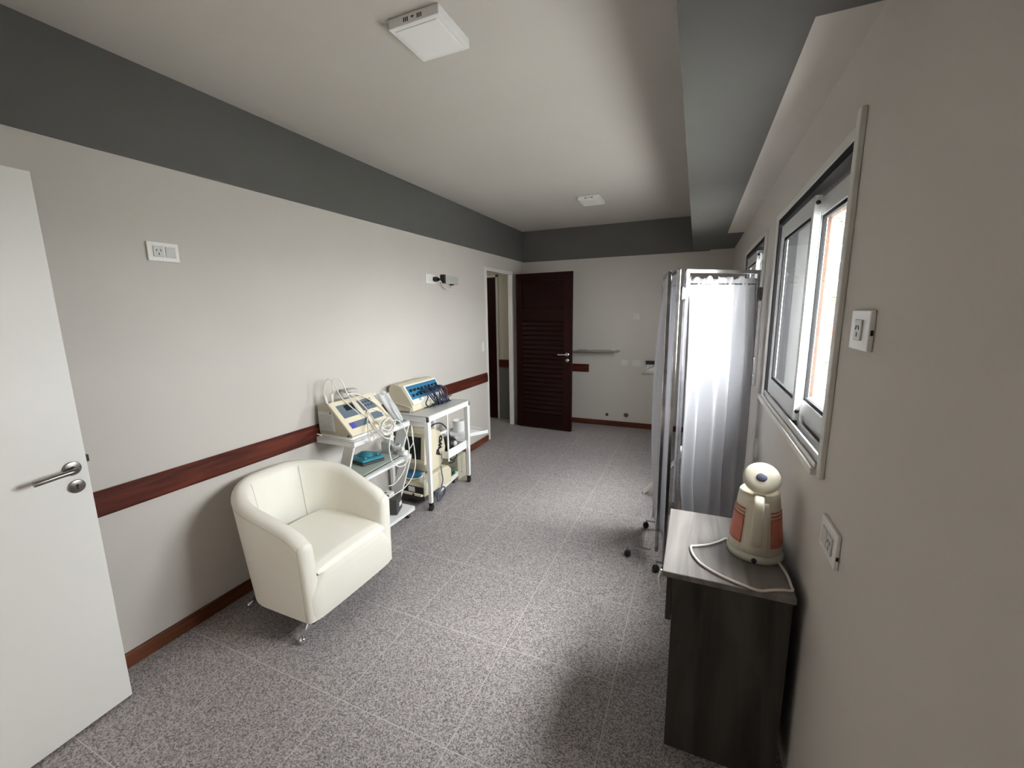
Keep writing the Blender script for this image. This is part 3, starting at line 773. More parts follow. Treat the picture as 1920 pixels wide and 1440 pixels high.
# ------------------------------------------------------------------ white wheeled table
TY0, TY1, TXF, TXB, TZ = 2.612, 3.272, -1.850, -2.262, .785
g = thing('wheeled_table', (-2.06, 2.94, 0), 'white metal wheeled table with grey top between cart and doorway', 'table')
MB().box((TXB, TY0, TZ-.008), (TXF, TY1, TZ)).build('table_top', 'whitegrey', g, .002)
m = MB().box((TXF-.020, TY0+.004, TZ-.050), (TXF-.004, TY1-.004, TZ-.008)).box((TXB, TY0+.004, TZ-.050), (TXF-.004, TY0+.020, TZ-.008)).box((TXB, TY1-.020, TZ-.050), (TXF-.004, TY1-.004, TZ-.008))
m.build('apron', 'white', g, .001)
for (x, y) in ((TXF-.022, TY0+.022), (TXF-.022, TY1-.022), (TXB+.022, TY0+.022), (TXB+.022, TY1-.022)):
    m = MB()
    a, b = .021, .013
    m.add([(x-a,y-a,TZ-.05),(x+a-.002,y-a,TZ-.05),(x+a-.002,y+a,TZ-.05),(x-a,y+a,TZ-.05),(x-b,y-b,.062),(x+b,y-b,.062),(x+b,y+b,.062),(x-b,y+b,.062)],
          [(0,1,2,3),(7,6,5,4),(0,4,5,1),(1,5,6,2),(2,6,7,3),(3,7,4,0)])
    l = m.build('leg', 'white', g, .002)
    f_, w_ = MB(), MB(); caster(f_, w_, x, y, .025)
    f_.build('caster_fork', 'black', l); w_.build('wheel', 'rubber', l)
MB().box((-1.876, 2.908, .316), (-1.866, 2.922, TZ-.045)).build('centre_post', 'white', g, .001)
m = MB().box((-2.24, 3.020, .336), (TXF-.030, TY1-.05, .342)).box((-1.940, 2.922, .336), (TXF-.030, 3.020, .342)).box((TXF-.034, 2.922, .336), (TXF-.028, TY1-.040, .412)).box((-2.24, 3.020, .336), (-2.234, TY1-.05, .412)).box((-1.940, 2.920, .336), (TXF-.03, 2.924, .40)).box((-2.24, TY1-.052, .336), (TXF-.03, TY1-.046, .40))
m.build('side_shelf', 'white', g, .001)

# device on the table
g = thing('stimulator_unit', (-2.16, 2.88, TZ), 'rounded beige stimulator with bright blue front panel on the wheeled table', 'medical device')
prof = [(-2.255, .790), (-2.257, .930), (-2.255, .975), (-2.235, .998), (-2.200, 1.008), (-2.160, 1.004), (-2.120, .985), (-2.050, .890), (-2.030, .850), (-2.022, .805), (-2.030, .790)]
def dev2(u, v):
    n_ = len(prof); t = u*(n_-1); i = min(int(t), n_-2); w_ = t-i
    return Vector((prof[i][0]*(1-w_)+prof[i+1][0]*w_, 2.665+.465*v, prof[i][1]*(1-w_)+prof[i+1][1]*w_))
MB().prism(prof, 'y', 2.665, 3.130).build('housing', 'beige', g, .010, 3)
a = Vector((-2.118, 0, .986)); b = Vector((-2.034, 0, .858)); u = (b-a).normalized(); nn = Vector((-u.z, 0, u.x)); nn = nn if nn.x > 0 else -nn
def slab(y0, y1, s0, s1, t0, t1):
    v = []
    for t in (t0, t1):
        for (y, s_) in ((y0, s0), (y1, s0), (y1, s1), (y0, s1)):
            p = a+u*s_+nn*t; v.append((p.x, y, p.z))
    return MB().add(v, [(0,1,2,3),(7,6,5,4),(0,4,5,1),(1,5,6,2),(2,6,7,3),(3,7,4,0)])
fp = slab(2.672, 3.122, -.012, .168, -.014, .010).build('front_bezel', 'offw', g, .004)
slab(2.690, 3.105, .006, .125, .009, .0125).build('blue_panel', 'blue', fp)
slab(2.690, 3.105, .006, .020, .012, .0135).build('title_strip', 'pad', fp)
for i in range(8):
    for j in range(2):
        p = a+u*(.050+.045*j)+nn*.012; y = 2.720+.050*i
        MB().cyl((p.x, y, p.z), tuple(Vector((p.x, y, p.z))+nn*.014), .011, 12).build('dial_knob', 'black', fp)
random.seed(3)
m = MB()
for k in range(15):
    y = 2.80+.020*k+random.uniform(-.01, .01)
    p0 = a+u*(.06+.03*random.random())+nn*.020
    pts = [(p0.x, y, p0.z), (p0.x+.035, y+random.uniform(-.02, .03), p0.z-.004), (p0.x+.055+random.uniform(0, .02), y+random.uniform(0, .06), p0.z-.040), (-1.965+random.uniform(-.03, .02), y+random.uniform(.0, .08), .822+random.uniform(-.012, .02)), (-1.985+random.uniform(-.02, .03), y+random.uniform(.04, .12), .800), (-2.02, min(3.22, y+random.uniform(.06, .14)), .797+random.uniform(0, .01))]
    m.tube(smoothpath(pts, 5), .0052, 7)
m.build('electrode_leads', 'navy', g)
p0 = a+u*.135+nn*.012
MB().ball((p0.x+.010, 2.785, p0.z), .016, 14).build('white_knob', 'paper', g)
m = MB().box((-2.18, 3.12, .786), (-2.02, 3.235, .800)); m.build('accessory_tray', 'beige', g, .003)
MB().tube(smoothpath([(-2.20, 2.658, .86), (-2.06, 2.652, .835), (-2.03, 2.650, .820), (-2.045, 2.645, .789)], 6), .0035, 7).build('power_cord', 'cable', g)
random.seed(5)
m = MB()
for k in range(7):
    y = 3.03+.022*k
    m.tube(smoothpath([(-2.06, y-.05, .87), (-2.03, y, .858-.006*k), (-2.00, y+.05, .832), (-2.06, y+.09, .806), (-2.12, min(3.24, y+.11), .803)], 5), .0050, 7)
m.build('grey_leads', 'bluegrey', g)

# old tube monitor-like unit below the table
g = thing('tube_monitor', (-2.10, 2.88, .24), 'yellowed tube monitor with black lettering under the wheeled table', 'monitor')
side = [(2.705, .345), (2.735, .600), (2.760, .632), (2.850, .618), (2.935, .575), (2.985, .505), (3.005, .420), (2.985, .345), (2.945, .290), (2.890, .262), (2.790, .258), (2.735, .275)]
MB().prism(side, 'x', -2.245, -1.952).build('housing', 'beige', g, .018, 3)
T = Matrix(((1,0,0,-2.10), (0,1,0,2.7195), (0,0,1,.475), (0,0,0,1))) @ Matrix.Rotation(R(-6.5), 4, 'X')
m = MB()
for (x0, x1, z0, z1) in ((-.150, .145, .095, .130), (-.150, .145, -.125, -.090), (-.150, -.110, -.09, .095), (.105, .145, -.09, .095)): m.box((x0, -.024, z0), (x1, .012, z1), T)
m.build('bezel', 'beige', g, .006)
MB().box((-.112, -.006, -.092), (.107, .002, .097), T).build('screen', 'screen', g)
# lettering, reading upwards on the side
fc = bpy.data.curves.new('lettering_curve', 'FONT'); fc.body = 'Bwo'; fc.size = .092; fc.extrude = .0012; fc.shear = .15; fc.align_x = 'CENTER'; fc.align_y = 'CENTER'; fc.offset = .0055
fo = bpy.data.objects.new('lettering_source', fc); COL.objects.link(fo)
bpy.context.view_layer.update()
me = bpy.data.meshes.new_from_object(fo.evaluated_get(bpy.context.evaluated_depsgraph_get()))
bpy.data.objects.remove(fo); me.name = 'lettering'
me.transform(Matrix(((0,0,1,0), (0,-1,0,0), (1,0,0,0), (0,0,0,1))))
me.transform(Matrix.Rotation(R(-14), 4, 'X'))
me.transform(Matrix.Translation(Vector((-1.9515, 2.905, .452))-Vector(g['_o'])))
me.materials.clear(); me.materials.append(M['mark'])
o = bpy.data.objects.new('lettering', me); COL.objects.link(o); o.parent = g
MB().tube(smoothpath([(-1.99, 2.83, .628), (-1.955, 2.86, .655), (-1.935, 2.93, .640), (-1.925, 3.005, .560), (-1.925, 3.030, .46), (-1.93, 3.02, .36)], 6), .0055, 8).build('power_cord', 'black', g)

MB().tube(smoothpath([(-1.945, 3.02, .31), (-1.935, 3.06, .275), (-1.935, 3.11, .265), (-1.94, 3.16, .285), (-1.965, 3.175, .31), (-1.985, 3.13, .318), (-1.97, 3.06, .30), (-1.945, 3.03, .262), (-1.94, 3.06, .245), (-1.94, 3.12, .243)], 6), .006, 8).build('power_cord', 'black', g)

# base unit under the monitor
T = Matrix.Translation((-2.065, 2.87, .100)) @ Matrix.Rotation(R(-3), 4, 'Z')
g = thing('control_unit', (-2.09, 2.87, .100), 'beige control unit with black front panel under the tube monitor', 'medical device')
MB().prism([(-.225, .0), (-.225, .075), (-.200, .105), (-.105, .152), (.120, .152), (.155, .115), (.155, 0)], 'x', -.140, .142, T).build('housing', 'beige', g, .008, 2)
MB().box((-.132, -.2275, .022), (.132, -.222, .078), T).build('front_panel', 'black', g)
MB().box((-.02, -.229, .030), (.045, -.227, .072), T).build('sticker', 'paper', g)
MB().box((-.13, -.240, .002), (.120, -.222, .020), T).build('front_lip', 'cream', g, .002)
MB().box((-.130, -.215, -.042), (.130, -.08, -.001), T).build('foot_plinth', 'dgrey', g)
MB().cyl(tuple(T @ Vector((.04, -.243, .012))), tuple(T @ Vector((.04, -.238, .012))), .010, 14).build('knob', 'black', g)
g2 = thing('foot_pad', (-2.08, 2.70, .25), 'blue pad with white edge resting on the beige control unit', 'pad')
T2 = Matrix.Translation((-2.075, 2.688, .252)) @ Matrix.Rotation(R(10), 4, 'Z') @ Matrix.Rotation(R(24), 4, 'X')
MB().lathe([(.075, -.006), (.080, 0), (.075, .006)], (0,0,0), 30, T2, 1.15, .62).build('pad_rim', 'white', g2)
MB().lathe([(.070, .005), (.070, .016), (.060, .020), (0, .021)], (0,0,0), 30, T2, 1.15, .62).build('pad_top', 'pad', g2)
g3 = thing('hand_probe', (-1.93, 2.655, .15), 'white hand probe hanging beside the near leg of the table', 'probe')
MB().lathe([(.0, 0), (.010, .006), (.012, .05), (.010, .085), (.004, .092), (.004, .10), (.011, .106), (.013, .135), (.008, .155), (0, .16)], (-1.925, 2.632, .163), 14).build('probe_body', 'white', g3)

# white low platform carrying it all
T = Matrix.Translation((-2.08, 2.985, 0)) @ Matrix.Rotation(R(-7), 4, 'Z').inverted()
g = thing('low_platform', (-2.08, 2.985, 0), 'low white platform on the floor under the beige control unit', 'platform')
MB().box((-.155, -.160, .052), (.135, .235, .098), T).build('platform_board', 'offw', g, .004)
for (x, y) in ((-.12, -.12), (.10, -.12), (-.12, .19), (.10, .19)):
    MB().cyl(tuple(T @ Vector((x, y, 0))), tuple(T @ Vector((x, y, .053))), .014, 12).build('foot', 'rubber', g)
g = thing('green_box', (-1.975, 3.13, .098), 'small dark green box on the far end of the low white platform', 'box')
MB().box((-2.05, 3.080, .099), (-1.965, 3.165, .165)).build('green_case', 'green', g, .004)
MB().box((-1.9655, 3.105, .115), (-1.963, 3.140, .140)).build('black_jack', 'black', g)
g = thing('beige_case', (-2.13, 3.30, 0), 'beige case standing on the floor at the far end of the table', 'case')
MB().box((-2.22, 3.245, 0), (-1.985, 3.400, .235)).build('case_shell', 'beiged', g, .006)
MB().box((-1.986, 3.30, .06), (-1.983, 3.31, .07)).build('lock', 'black', g)
# hose coil on floor
m = MB()
pts = []
for i in range(56):
    a = 2*math.pi*i/20-1.2; pts.append((-1.898+.012*math.sin(a)+.004*(i/20), 2.812+.060*math.cos(a)*(1-.04*(i//20)), .068+.058*math.sin(a)))
pts += [(-1.898, 2.85, .16), (-1.898, 2.845, .22), (-1.900, 2.835, .30)]
m.tube(smoothpath(pts, 2), .0055, 8)
tag(m.build('hose_coil', 'hose'), 'coiled blue-grey hose on the floor beside the near table leg', 'hose')

# things on the side shelf
g = thing('round_bag', (-2.03, 3.11, .342), 'dark brown round pouch in the side shelf of the wheeled table', 'pouch')
MB().ball((-2.00, 3.115, .405), .078, 22, 1.15, 1.0, .80).build('pouch_body', 'brown', g)
MB().ball((-1.920, 3.105, .415), .026, 16, .6, 1., 1.).build('pouch_badge', 'whitegrey', g)
# plastic tray and pot
g = thing('plastic_tray', (-2.03, 3.32, .415), 'white plastic tray sticking out past the far leg of the table', 'tray')
poly = [(-1.985, 3.215), (-1.915, 3.30), (-1.79, 3.500), (-2.125, 3.585), (-2.185, 3.235)]
MB().prism(poly, 'z', .420, .428).build('tray_floor', 'white', g, .002)
m = MB()
for i in range(len(poly)):
    p, q = poly[i], poly[(i+1) % len(poly)]; m.bar((p[0], p[1], .432), (q[0], q[1], .432), .010, .032)
m.build('tray_rim', 'white', g, .002)
g = thing('pot', (-2.070, 3.425, .429), 'plain white round pot standing on the white plastic tray', 'pot')
MB().lathe([(.050, 0), (.056, .004), (.060, .100), (.062, .108), (.056, .108), (.052, .012), (0, .010)], (-2.070, 3.425, .429), 28).build('pot_body', 'white', g)

# ------------------------------------------------------------------ three-panel folding screen
ZT, ZF = 1.782, .060
g = thing('folding_screen', (-.05, 2.65, 0), 'three-panel folding screen with white curtains on a chrome frame by the window', 'screen')
def panel(p, q, z0=ZF, mat='tube', w=.022, nm='panel_frame', ext=0):
    p, q = Vector((*p, 0)), Vector((*q, 0))
    m = MB()
    for c in (p, q):
        d = (q-p).normalized()
        m.bar(c+Vector((0,0,z0)), c+Vector((0,0,ZT)), w, w, up=d)
    m.bar(p+Vector((0,0,ZT-w/2)), q+Vector((0,0,ZT-w/2)), w, w)
    m.bar(p+Vector((0,0,.20)), q+Vector((0,0,.20)), w*.8, w*.8)
    f = m.build(nm, mat, g, .003)
    MB().tube([p+Vector((0,0,1.705)), q+Vector((0,0,1.705))], .004, 8).build('curtain_rod', 'steel', f)
    return f
A0, A1 = (-.058, 2.490), (.302, 2.775)
B0, B1 = (-.100, 2.470), (-.180, 2.985)
C0, C1_ = (-.205, 3.00), (-.150, 2.560)
pa = panel(A0, A1); pb = panel(B0, B1); pc = panel(C0, C1_, .085)
# hinges
for z in (1.655, .42):
    for (a_, b_) in ((A0, B0), (B1, C0)):
        m = MB().bar((a_[0], a_[1], z), (b_[0], b_[1], z), .020, .060); m.cyl(((a_[0]+b_[0])/2, (a_[1]+b_[1])/2-.012, z-.035), ((a_[0]+b_[0])/2, (a_[1]+b_[1])/2-.012, z+.035), .010, 12)
        m.build('hinge', 'steel', g, .002)
MB().bar((A1[0]+.006, A1[1]-.002, 1.650), (A1[0]+.026, A1[1]+.010, 1.650), .024, .075).build('hinge', 'steel', g, .002)
# curtains
def curtain(p, q, ztop, zbot, folds, amp, bul, seed, pull=None, nrm=-1, nm='curtain'):
    rnd = random.Random(seed)
    p, q = Vector((*p, 0)), Vector((*q, 0)); d = (q-p); L = d.length; d.normalize(); n_ = Vector((d.y, -d.x, 0))*nrm
    ph = [rnd.uniform(0, 6.28) for _ in range(6)]; fr = [folds*k for k in (1, .47, 1.9, 2.7)]
    def fn(u, v):
        z = ztop+(zbot-ztop)*v
        uu = .02+.955*u
        zr = 1.705
        if z > zr:   # ruffle above the rod
            t = (z-zr)/(ztop-zr)
            off = .013*t*math.sin(2*math.pi*folds*2.1*u+ph[0])+.006*math.sin(2*math.pi*folds*3.3*u+ph[1])
            z += .007*t*math.sin(2*math.pi*folds*1.35*u+ph[2])+.004*t*math.sin(2*math.pi*folds*3.1*u)
        else:
            t = min(1, (zr-z)/.35); s_ = min(1, (zr-z)/.08)
            off = amp*((.35+.65*t)*math.sin(2*math.pi*fr[0]*u+ph[2]+.4*v)+.7*t*math.sin(2*math.pi*fr[1]*u+ph[3])+.20*math.sin(2*math.pi*fr[3]*u+ph[4])*(1-.8*t)*s_)
            off += bul*math.sin(math.pi*min(1, v*1.02))**.8*math.sin(math.pi*(.15+.8*u))
        if pull: uu = uu + (1-u)*pull(z)
        pt = p+d*(L*uu)+n_*(off)
        return (pt.x, pt.y, z)
    return MB().grid(fn, 110, 60)
pullA = lambda z: .16*max(0, min(1, (.62-z)/.42))**1.4
curtain(A0, A1, 1.738, .235, 4.6, .032, .010, 4, pullA, 1).build('curtain', 'sheet', pa, solid=.0012)
curtain(B0, B1, 1.738, .22, 5, .012, .010, 8, None, -1).build('curtain', 'sheet', pb, solid=.0012)
curtain(C0, C1_, 1.735, .20, 4, .008, .040, 11, None, 1).build('curtain', 'sheet', pc, solid=.0012)
# feet
def foot(c, d, L, rodz=.055, ends=(1, 1), first=0):
    c = Vector((*c, 0)); d = Vector((*d, 0)).normalized()
    a_, b_ = c-d*L*ends[0], c+d*L*ends[1]
    f = MB().bar(a_+Vector((0,0,rodz+.004)), b_+Vector((0,0,rodz+.004)), .011, .011)
    for e in (a_, b_)[first:]: f.cyl(e+Vector((0,0,.03)), e+Vector((0,0,rodz)), .006, 10)
    o = f.build('foot_bar', 'tube', g, .002)
    for e in (a_, b_)[first:]:
        MB().ball((e.x, e.y, .025), .025, 16, .85, .85, 1.).build('caster', 'rubber', o)
foot((-.100, 2.470), (-1, -.1), .043, .062, (.2, 1))
foot((-.165, 2.575), (-1, -.06), .160, .075, (-.1, 1), 1)
foot((-.195, 2.990), (1, .1), .06)
foot((.285, 2.765), (-.4, .6), .05)

# splay-legged stool half hidden behind the screen
g = thing('white_stool', (.06, 3.62, 0), 'white splay-legged stool mostly hidden behind the folding screen', 'stool')
MB().lathe([(.0, 0), (.13, 0), (.14, .012), (.14, .030), (.13, .038), (0, .038)], (.06, 3.62, .40), 30).build('seat', 'offw', g)
for (a_, b_, l_) in ((-1, -.03, .40), (1, -.03, .22), (-.2, 1, .30), (.2, -1, .30)):
    d = Vector((a_, b_, 0)).normalized()
    MB().bar(Vector((.06, 3.62, .402))+d*.09, Vector((.06, 3.62, .004))+d*l_, .050, .022, up=(d.x, d.y, .3)).build('leg', 'offw', g, .004)

# ------------------------------------------------------------------ side cabinet with kettle
g = thing('side_cabinet', (.14, 1.63, 0), 'dark grey wood-effect side cabinet under the near window', 'cabinet')
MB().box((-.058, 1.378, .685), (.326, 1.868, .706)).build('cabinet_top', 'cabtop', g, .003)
MB().box((-.024, 1.400, 0), (.322, 1.418, .685)).build('side_panel', 'cab', g, .001)
MB().box((-.024, 1.830, 0), (.322, 1.848, .685)).build('side_panel', 'cab', g, .001)
MB().box((.304, 1.418, .06), (.322, 1.830, .685)).build('back_panel', 'cab', g)
MB().box((-.018, 1.418, .08), (.304, 1.830, .098)).build('bottom_shelf', 'cab', g)
d = MB().box((-.044, 1.403, .508), (-.026, 1.846, .672)).box((-.026, 1.424, .515), (.26, 1.824, .60)).build('drawer', 'cab', g, .002)
MB().cyl((-.046, 1.625, .59), (-.062, 1.625, .59), .012, 14).build('knob', 'steel', d)

KX, KY, KZ = .238, 1.622, .7065
g = thing('electric_kettle', (KX, KY, KZ), 'ivory electric kettle with salmon panels and open lid on the cabinet', 'kettle')
th = math.atan2(-KY, -KX)              # the handle side looks back towards the doorway
hd = Vector((math.cos(R(-97)), math.sin(R(-97)), 0)); hr = Vector((-hd.y, hd.x, 0))
MB().lathe([(.080, 0), (.089, .002), (.090, .014), (.086, .022), (.079, .026), (0, .026)], (KX, KY, KZ), 48).build('power_base', 'kbase', g)
bp = [(.079, .026), (.082, .030), (.083, .040), (.080, .075), (.0745, .12), (.0695, .17), (.0650, .215), (.062, .232), (.058, .237), (.055, .230), (.053, .14), (0, .13)]
MB().lathe(bp, (KX, KY, KZ), 56).build('body', 'kettle', g)
def rad(z):
    for i in range(len(bp)-1):
        if bp[i][1] <= z <= bp[i+1][1]:
            t = (z-bp[i][1])/(bp[i+1][1]-bp[i][1]); return bp[i][0]*(1-t)+bp[i+1][0]*t
    return .06
def curved(a0, a1, z0, z1, off):
    def fn(u, v):
        a = R(a0+(a1-a0)*u); z = z0+(z1-z0)*v; r_ = rad(z)+off
        p = Vector((KX, KY, KZ+z))+(hd*math.cos(a)+hr*math.sin(a))*r_
        return tuple(p)
    return fn
for s_ in (-1, 1):
    a0, a1 = (33, 88)
    pm = MB().grid(curved(s_*a0, s_*a1, .058, .158, .0012), 16, 8); pm.grid(curved(s_*a0, s_*a1, .164, .171, .0012), 16, 2); pm.grid(curved(s_*a0, s_*a1, .177, .183, .0012), 16, 2)
    pm.build('side_panel', 'salmon', g, solid=.0016, offset=1)
base = Vector((KX, KY, KZ))
hp = [(.055, .224), (.075, .232), (.096, .222), (.106, .195), (.108, .160), (.103, .120), (.092, .082), (.079, .066)]
hpts = smoothpath([(r_, 0, z) for r_, z in hp], 6)
m = MB(); V = []; F = []
for i, p in enumerate(hpts):
    t = hpts[min(i+1, len(hpts)-1)]-hpts[max(i-1, 0)]; t.normalize(); nrm = Vector((-t.z, 0, t.x))
    fr_ = i/(len(hpts)-1); w_ = .0145+.004*fr_; hh = .0085
    for k in range(12):
        a = 2*math.pi*k/12; lx = math.cos(a); ly = math.sin(a)
        cx = w_*math.copysign(abs(lx)**.7, lx); cy = hh*math.copysign(abs(ly)**.7, ly)
        q = p+nrm*cy; V.append(tuple(base+hd*q.x+hr*cx+Vector((0, 0, q.z))))
for i in range(len(hpts)-1):
    for k in range(12): F.append((i*12+k, i*12+(k+1) % 12, (i+1)*12+(k+1) % 12, (i+1)*12+k))
F += [tuple(range(12)), tuple((len(hpts)-1)*12+k for k in range(12))]
m.add(V, F, True); m.build('handle', 'kettle', g)
MB().grid(curved(-26, 26, .036, .215, .0015), 20, 12).build('handle_back', 'kettle', g, solid=.002, offset=1)
# open lid standing up at the handle end, its top facing the doorway
lc = base+hd*.030+Vector((.002, 0, .290))
ln = (hd*.86+Vector((0, 0, .50))).normalized(); lr = hr.copy(); lu = ln.cross(lr).normalized()
if lu.z < 0: lu = -lu
TL = Matrix(((lr.x, lu.x, ln.x, lc.x), (lr.y, lu.y, ln.y, lc.y), (lr.z, lu.z, ln.z, lc.z), (0, 0, 0, 1)))
lid = MB().lathe([(0, -.014), (.045, -.014), (.052, -.008), (.0555, 0), (.054, .007), (.046, .013), (.030, .017), (0, .0185)], (0,0,0), 44, TL, 1.03, .98).build('lid', 'kettle', g)
MB().lathe([(.0165, .016), (.0165, .0195), (.013, .021), (0, .0215)], (0,0,0), 26, TL, 1.0, .85).build('lid_button', 'slate', lid)
MB().bar(base+hd*.050+hr*.02+Vector((0,0,.232)), base+hd*.050-hr*.02+Vector((0,0,.232)), .012, .014).build('lid_hinge', 'kettle', g, .003)
def onbase(a, z, off): return base+(hd*math.cos(a)+hr*math.sin(a))*(.0885+off)+Vector((0,0,z))
m = MB(); m.cyl(onbase(R(0), .012, -.006) + Vector((0,0,0)), onbase(R(0), .012, .0022), .0085, 14)
tri = [onbase(R(-6), .014, .0025), onbase(R(6), .014, .0025), onbase(0, .001, .0025), onbase(R(-6), .014, -.004), onbase(R(6), .014, -.004), onbase(0, .001, -.004)]
m.add(tri, [(0,1,2),(5,4,3),(0,3,4,1),(1,4,5,2),(2,5,3,0)]); m.build('socket_notch', 'black', g)
cord = [(.155, 1.660, .712), (.148, 1.668, .7118), (.120, 1.632, .7118), (.085, 1.597, .7118), (.045, 1.572, .7118), (.028, 1.560, .7118), (.034, 1.515, .7118), (.054, 1.469, .7118), (.078, 1.443, .7118), (.105, 1.422, .7118), (.140, 1.402, .7118), (.185, 1.384, .7118), (.225, 1.374, .7118), (.262, 1.392, .7118), (.290, 1.404, .7118), (.318, 1.412, .7118), (.3195, 1.440, .7118), (.3185, 1.490, .7118), (.310, 1.545, .7118), (.300, 1.572, .714)]
MB().tube(smoothpath(cord, 7), .0042, 10).build('power_cord', 'cablep', g)
o = MB().tube(smoothpath([(-.062, 1.392, .700), (-.068, 1.395, .670), (-.066, 1.400, .640), (-.056, 1.405, .618), (-.050, 1.42, .600)], 6), .0042, 9).build('hanging_cord', 'cable')
tag(o, 'short white cord end hanging over the front edge of the side cabinet', 'cord')

# ------------------------------------------------------------------ outside
struct(MB().box((XW, -12, -1.0), (70, 60, -.6)).build('floor_outside', 'concrete'))
tag(MB().box((3.2, 5, -.6), (9.5, 26, -.56)).build('lawn', 'grass'), 'strip of green lawn outside the windows', 'lawn')['kind'] = 'stuff'
g = thing('street_building', (14, 44, -.6), 'tall office building with rows of windows seen through the near window', 'building')
MB().box((6.0, 40, -.6), (30, 50, 10.5)).build('wall', 'facade', g)
for j in range(4):
    for i in range(9):
        x = 6.8+i*2.5; z = 1.0+j*2.5
        f = MB().box((x, 39.93, z), (x+1.5, 40.02, z+1.5)).build('window', 'alum2', g); MB().box((x+.08, 39.90, z+.08), (x+1.42, 39.94, z+1.42)).build('pane', 'pane', f)
def foliage(c, rx, rz, n, size, seed):
    rnd = random.Random(seed); m = MB()
    for _ in range(n):
        while True:
            p = Vector((rnd.uniform(-1,1), rnd.uniform(-1,1), rnd.uniform(-1,1)))
            if .25 < p.length < 1: break
        p = Vector((c[0]+p.x*rx, c[1]+p.y*rx, c[2]+p.z*rz))
        t = Matrix.Rotation(rnd.uniform(0, 6.3), 4, 'Z') @ Matrix.Rotation(rnd.uniform(-1, 1), 4, 'X')
        s_ = size*rnd.uniform(.6, 1.3)
        q = [p+(t @ Vector(k)) for k in ((-s_*.5,0,0), (0,-s_*.25,.03*s_), (s_*.5,0,0), (0,s_*.25,.03*s_))]
        m.add(q, [(0,1,2,3)])
    return m
def tree(name, x, y, h, rx, rz, label, mat, n, seed, size=.22):
    g = thing(name, (x, y, -.6), label, 'tree')
    MB().tube([(x, y, -.555), (x+.1, y, h*.5), (x+.05, y+.1, h)], [.16, .12, .05], 10).build('trunk', 'bark', g)
    foliage((x, y, h), rx, rz, n, size, seed).build('foliage', mat, g)
tree('tree', 4.7, 16.5, 5.6, 2.0, 2.0, 'dark green leafy tree seen high through the near window', 'leaf', 1500, 1)
g = thing('shrub', (5.2, 19.5, -.56), 'yellow-green shrub seen through the near window', 'shrub')
foliage((5.2, 19.5, .95), 1.3, 1.3, 1400, .16, 2).build('foliage', 'leafy', g)
MB().tube([(5.2, 19.5, -.558), (5.2, 19.5, .8)], [.06, .03], 8).build('stem', 'bark', g)
for k, (x, y) in enumerate(((3.5, 13.0), (4.3, 15.0))):
    g = thing('shrub', (x, y, -.56), ('low green hedge plant nearest the window outside', 'low green hedge plant farther from the window outside')[k], 'shrub')
    foliage((x, y, .05), .5, .5, 500, .12, 5+k).build('foliage', 'leaf', g)
    MB().tube([(x, y, -.558), (x, y, -.1)], [.03, .02], 8).build('stem', 'bark', g)
g = thing('red_car', (7.0, 28, -.56), 'small red car parked far outside the near window', 'car')
MB().prism([(-2, .25), (-2, .8), (-1.2, .9), (-.7, 1.4), (.8, 1.4), (1.4, .9), (2, .75), (2, .25)], 'y', 27.2, 28.8, Matrix.Translation((7, 0, -.6))).build('car_body', 'red', g, .08)
for x in (5.8, 8.2):
    for y in (27.25, 28.75):
        MB().cyl((x, y-.1, -.27), (x, y+.1, -.27), .32, 18).build('wheel', 'rubber', g)

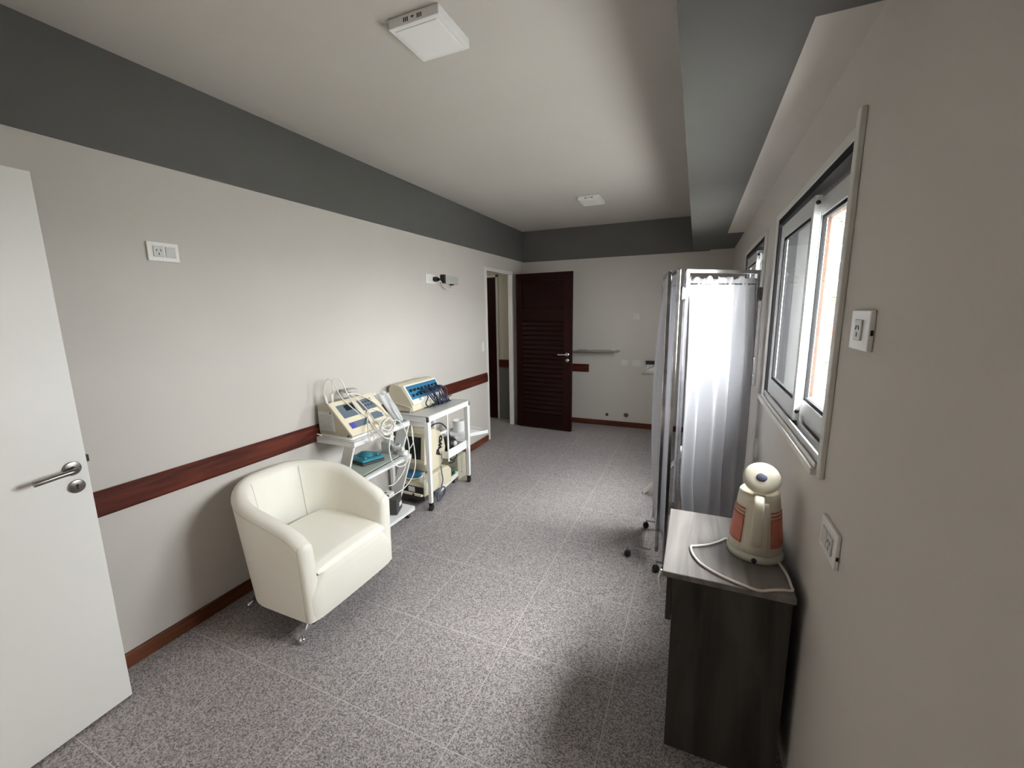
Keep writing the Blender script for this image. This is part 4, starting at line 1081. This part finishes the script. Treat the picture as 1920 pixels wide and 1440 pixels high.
# ------------------------------------------------------------------ light
w = bpy.data.worlds.new('overcast_sky'); SC.world = w; w.use_nodes = True
t = w.node_tree; bg = t.nodes['Background']
tc = t.nodes.new('ShaderNodeTexCoord'); sp = t.nodes.new('ShaderNodeSeparateXYZ'); rp = t.nodes.new('ShaderNodeValToRGB')
rp.color_ramp.elements[0].position = .0; rp.color_ramp.elements[0].color = (.85, .855, .86, 1)
rp.color_ramp.elements[1].position = .85; rp.color_ramp.elements[1].color = (1.5, 1.52, 1.54, 1)
ex = rp.color_ramp.elements.new(.28); ex.color = (.95, .96, .975, 1)
t.links.new(tc.outputs['Generated'], sp.inputs[0]); t.links.new(sp.outputs['Z'], rp.inputs['Fac']); t.links.new(rp.outputs['Color'], bg.inputs['Color'])
bg.inputs['Strength'].default_value = 16.0
def area(name, loc, rot, sx, sy, e, col=(1,1,1), portal=False):
    l = bpy.data.lights.new(name, 'AREA'); l.shape = 'RECTANGLE'; l.size = sx; l.size_y = sy; l.energy = e; l.color = col
    o = bpy.data.objects.new(name, l); COL.objects.link(o); o.location = loc; o.rotation_euler = rot
    if portal: l.cycles.is_portal = True
    return o
for nm, (a, b) in (('window_daylight_portal', W1), ('window_daylight_portal', W2)):
    area(nm, (XW+.03, (a+b)/2, sum(WZ)/2), (0, R(90), 0), WZ[1]-WZ[0], b-a, 1, portal=True)
sl = bpy.data.lights.new('hazy_sun', 'SUN'); sl.energy = 3.2; sl.angle = R(28); sl.color = (1, .985, .96)
so_ = bpy.data.objects.new('hazy_sun', sl); COL.objects.link(so_)
so_.location = (6, 2, 8); so_.rotation_euler = Vector((math.cos(R(54))*math.cos(R(13)), math.cos(R(54))*math.sin(R(13)), math.sin(R(54)))).to_track_quat('Z', 'Y').to_euler()
area('hall_fill_light', (-3.2, 4.3, 2.46), (0, 0, 0), .3, .3, 2.2, (1, .95, .86))  # unseen area light added to brighten the hall, no fixture modelled

# ------------------------------------------------------------------ camera
cam = bpy.data.cameras.new('camera'); co = bpy.data.objects.new('camera', cam); COL.objects.link(co)
r_ = Vector((.9174, .3978, -.0141)); f_ = Vector((-.3942, .9029, -.1712)).normalized()
r_ = (r_-f_*r_.dot(f_)).normalized(); u_ = r_.cross(f_)
co.matrix_world = Matrix(((r_.x, u_.x, -f_.x, 0), (r_.y, u_.y, -f_.y, 0), (r_.z, u_.z, -f_.z, 1.575), (0, 0, 0, 1)))
cam.sensor_fit = 'HORIZONTAL'; cam.sensor_width = 36; cam.lens = 787.512/1920*36; cam.clip_start = .02; cam.clip_end = 300
SC.camera = co
vs = SC.view_settings; vs.view_transform = 'Standard'; vs.look = 'None'; vs.gamma = 1; vs.use_curve_mapping = False
vs.exposure = 1.22
SC.cycles.max_bounces = 12; SC.cycles.diffuse_bounces = 8; SC.cycles.transparent_max_bounces = 16
SC.cycles.use_denoising = True; SC.cycles.sample_clamp_indirect = 8
for o in bpy.data.objects:
    if '_o' in o: del o['_o']
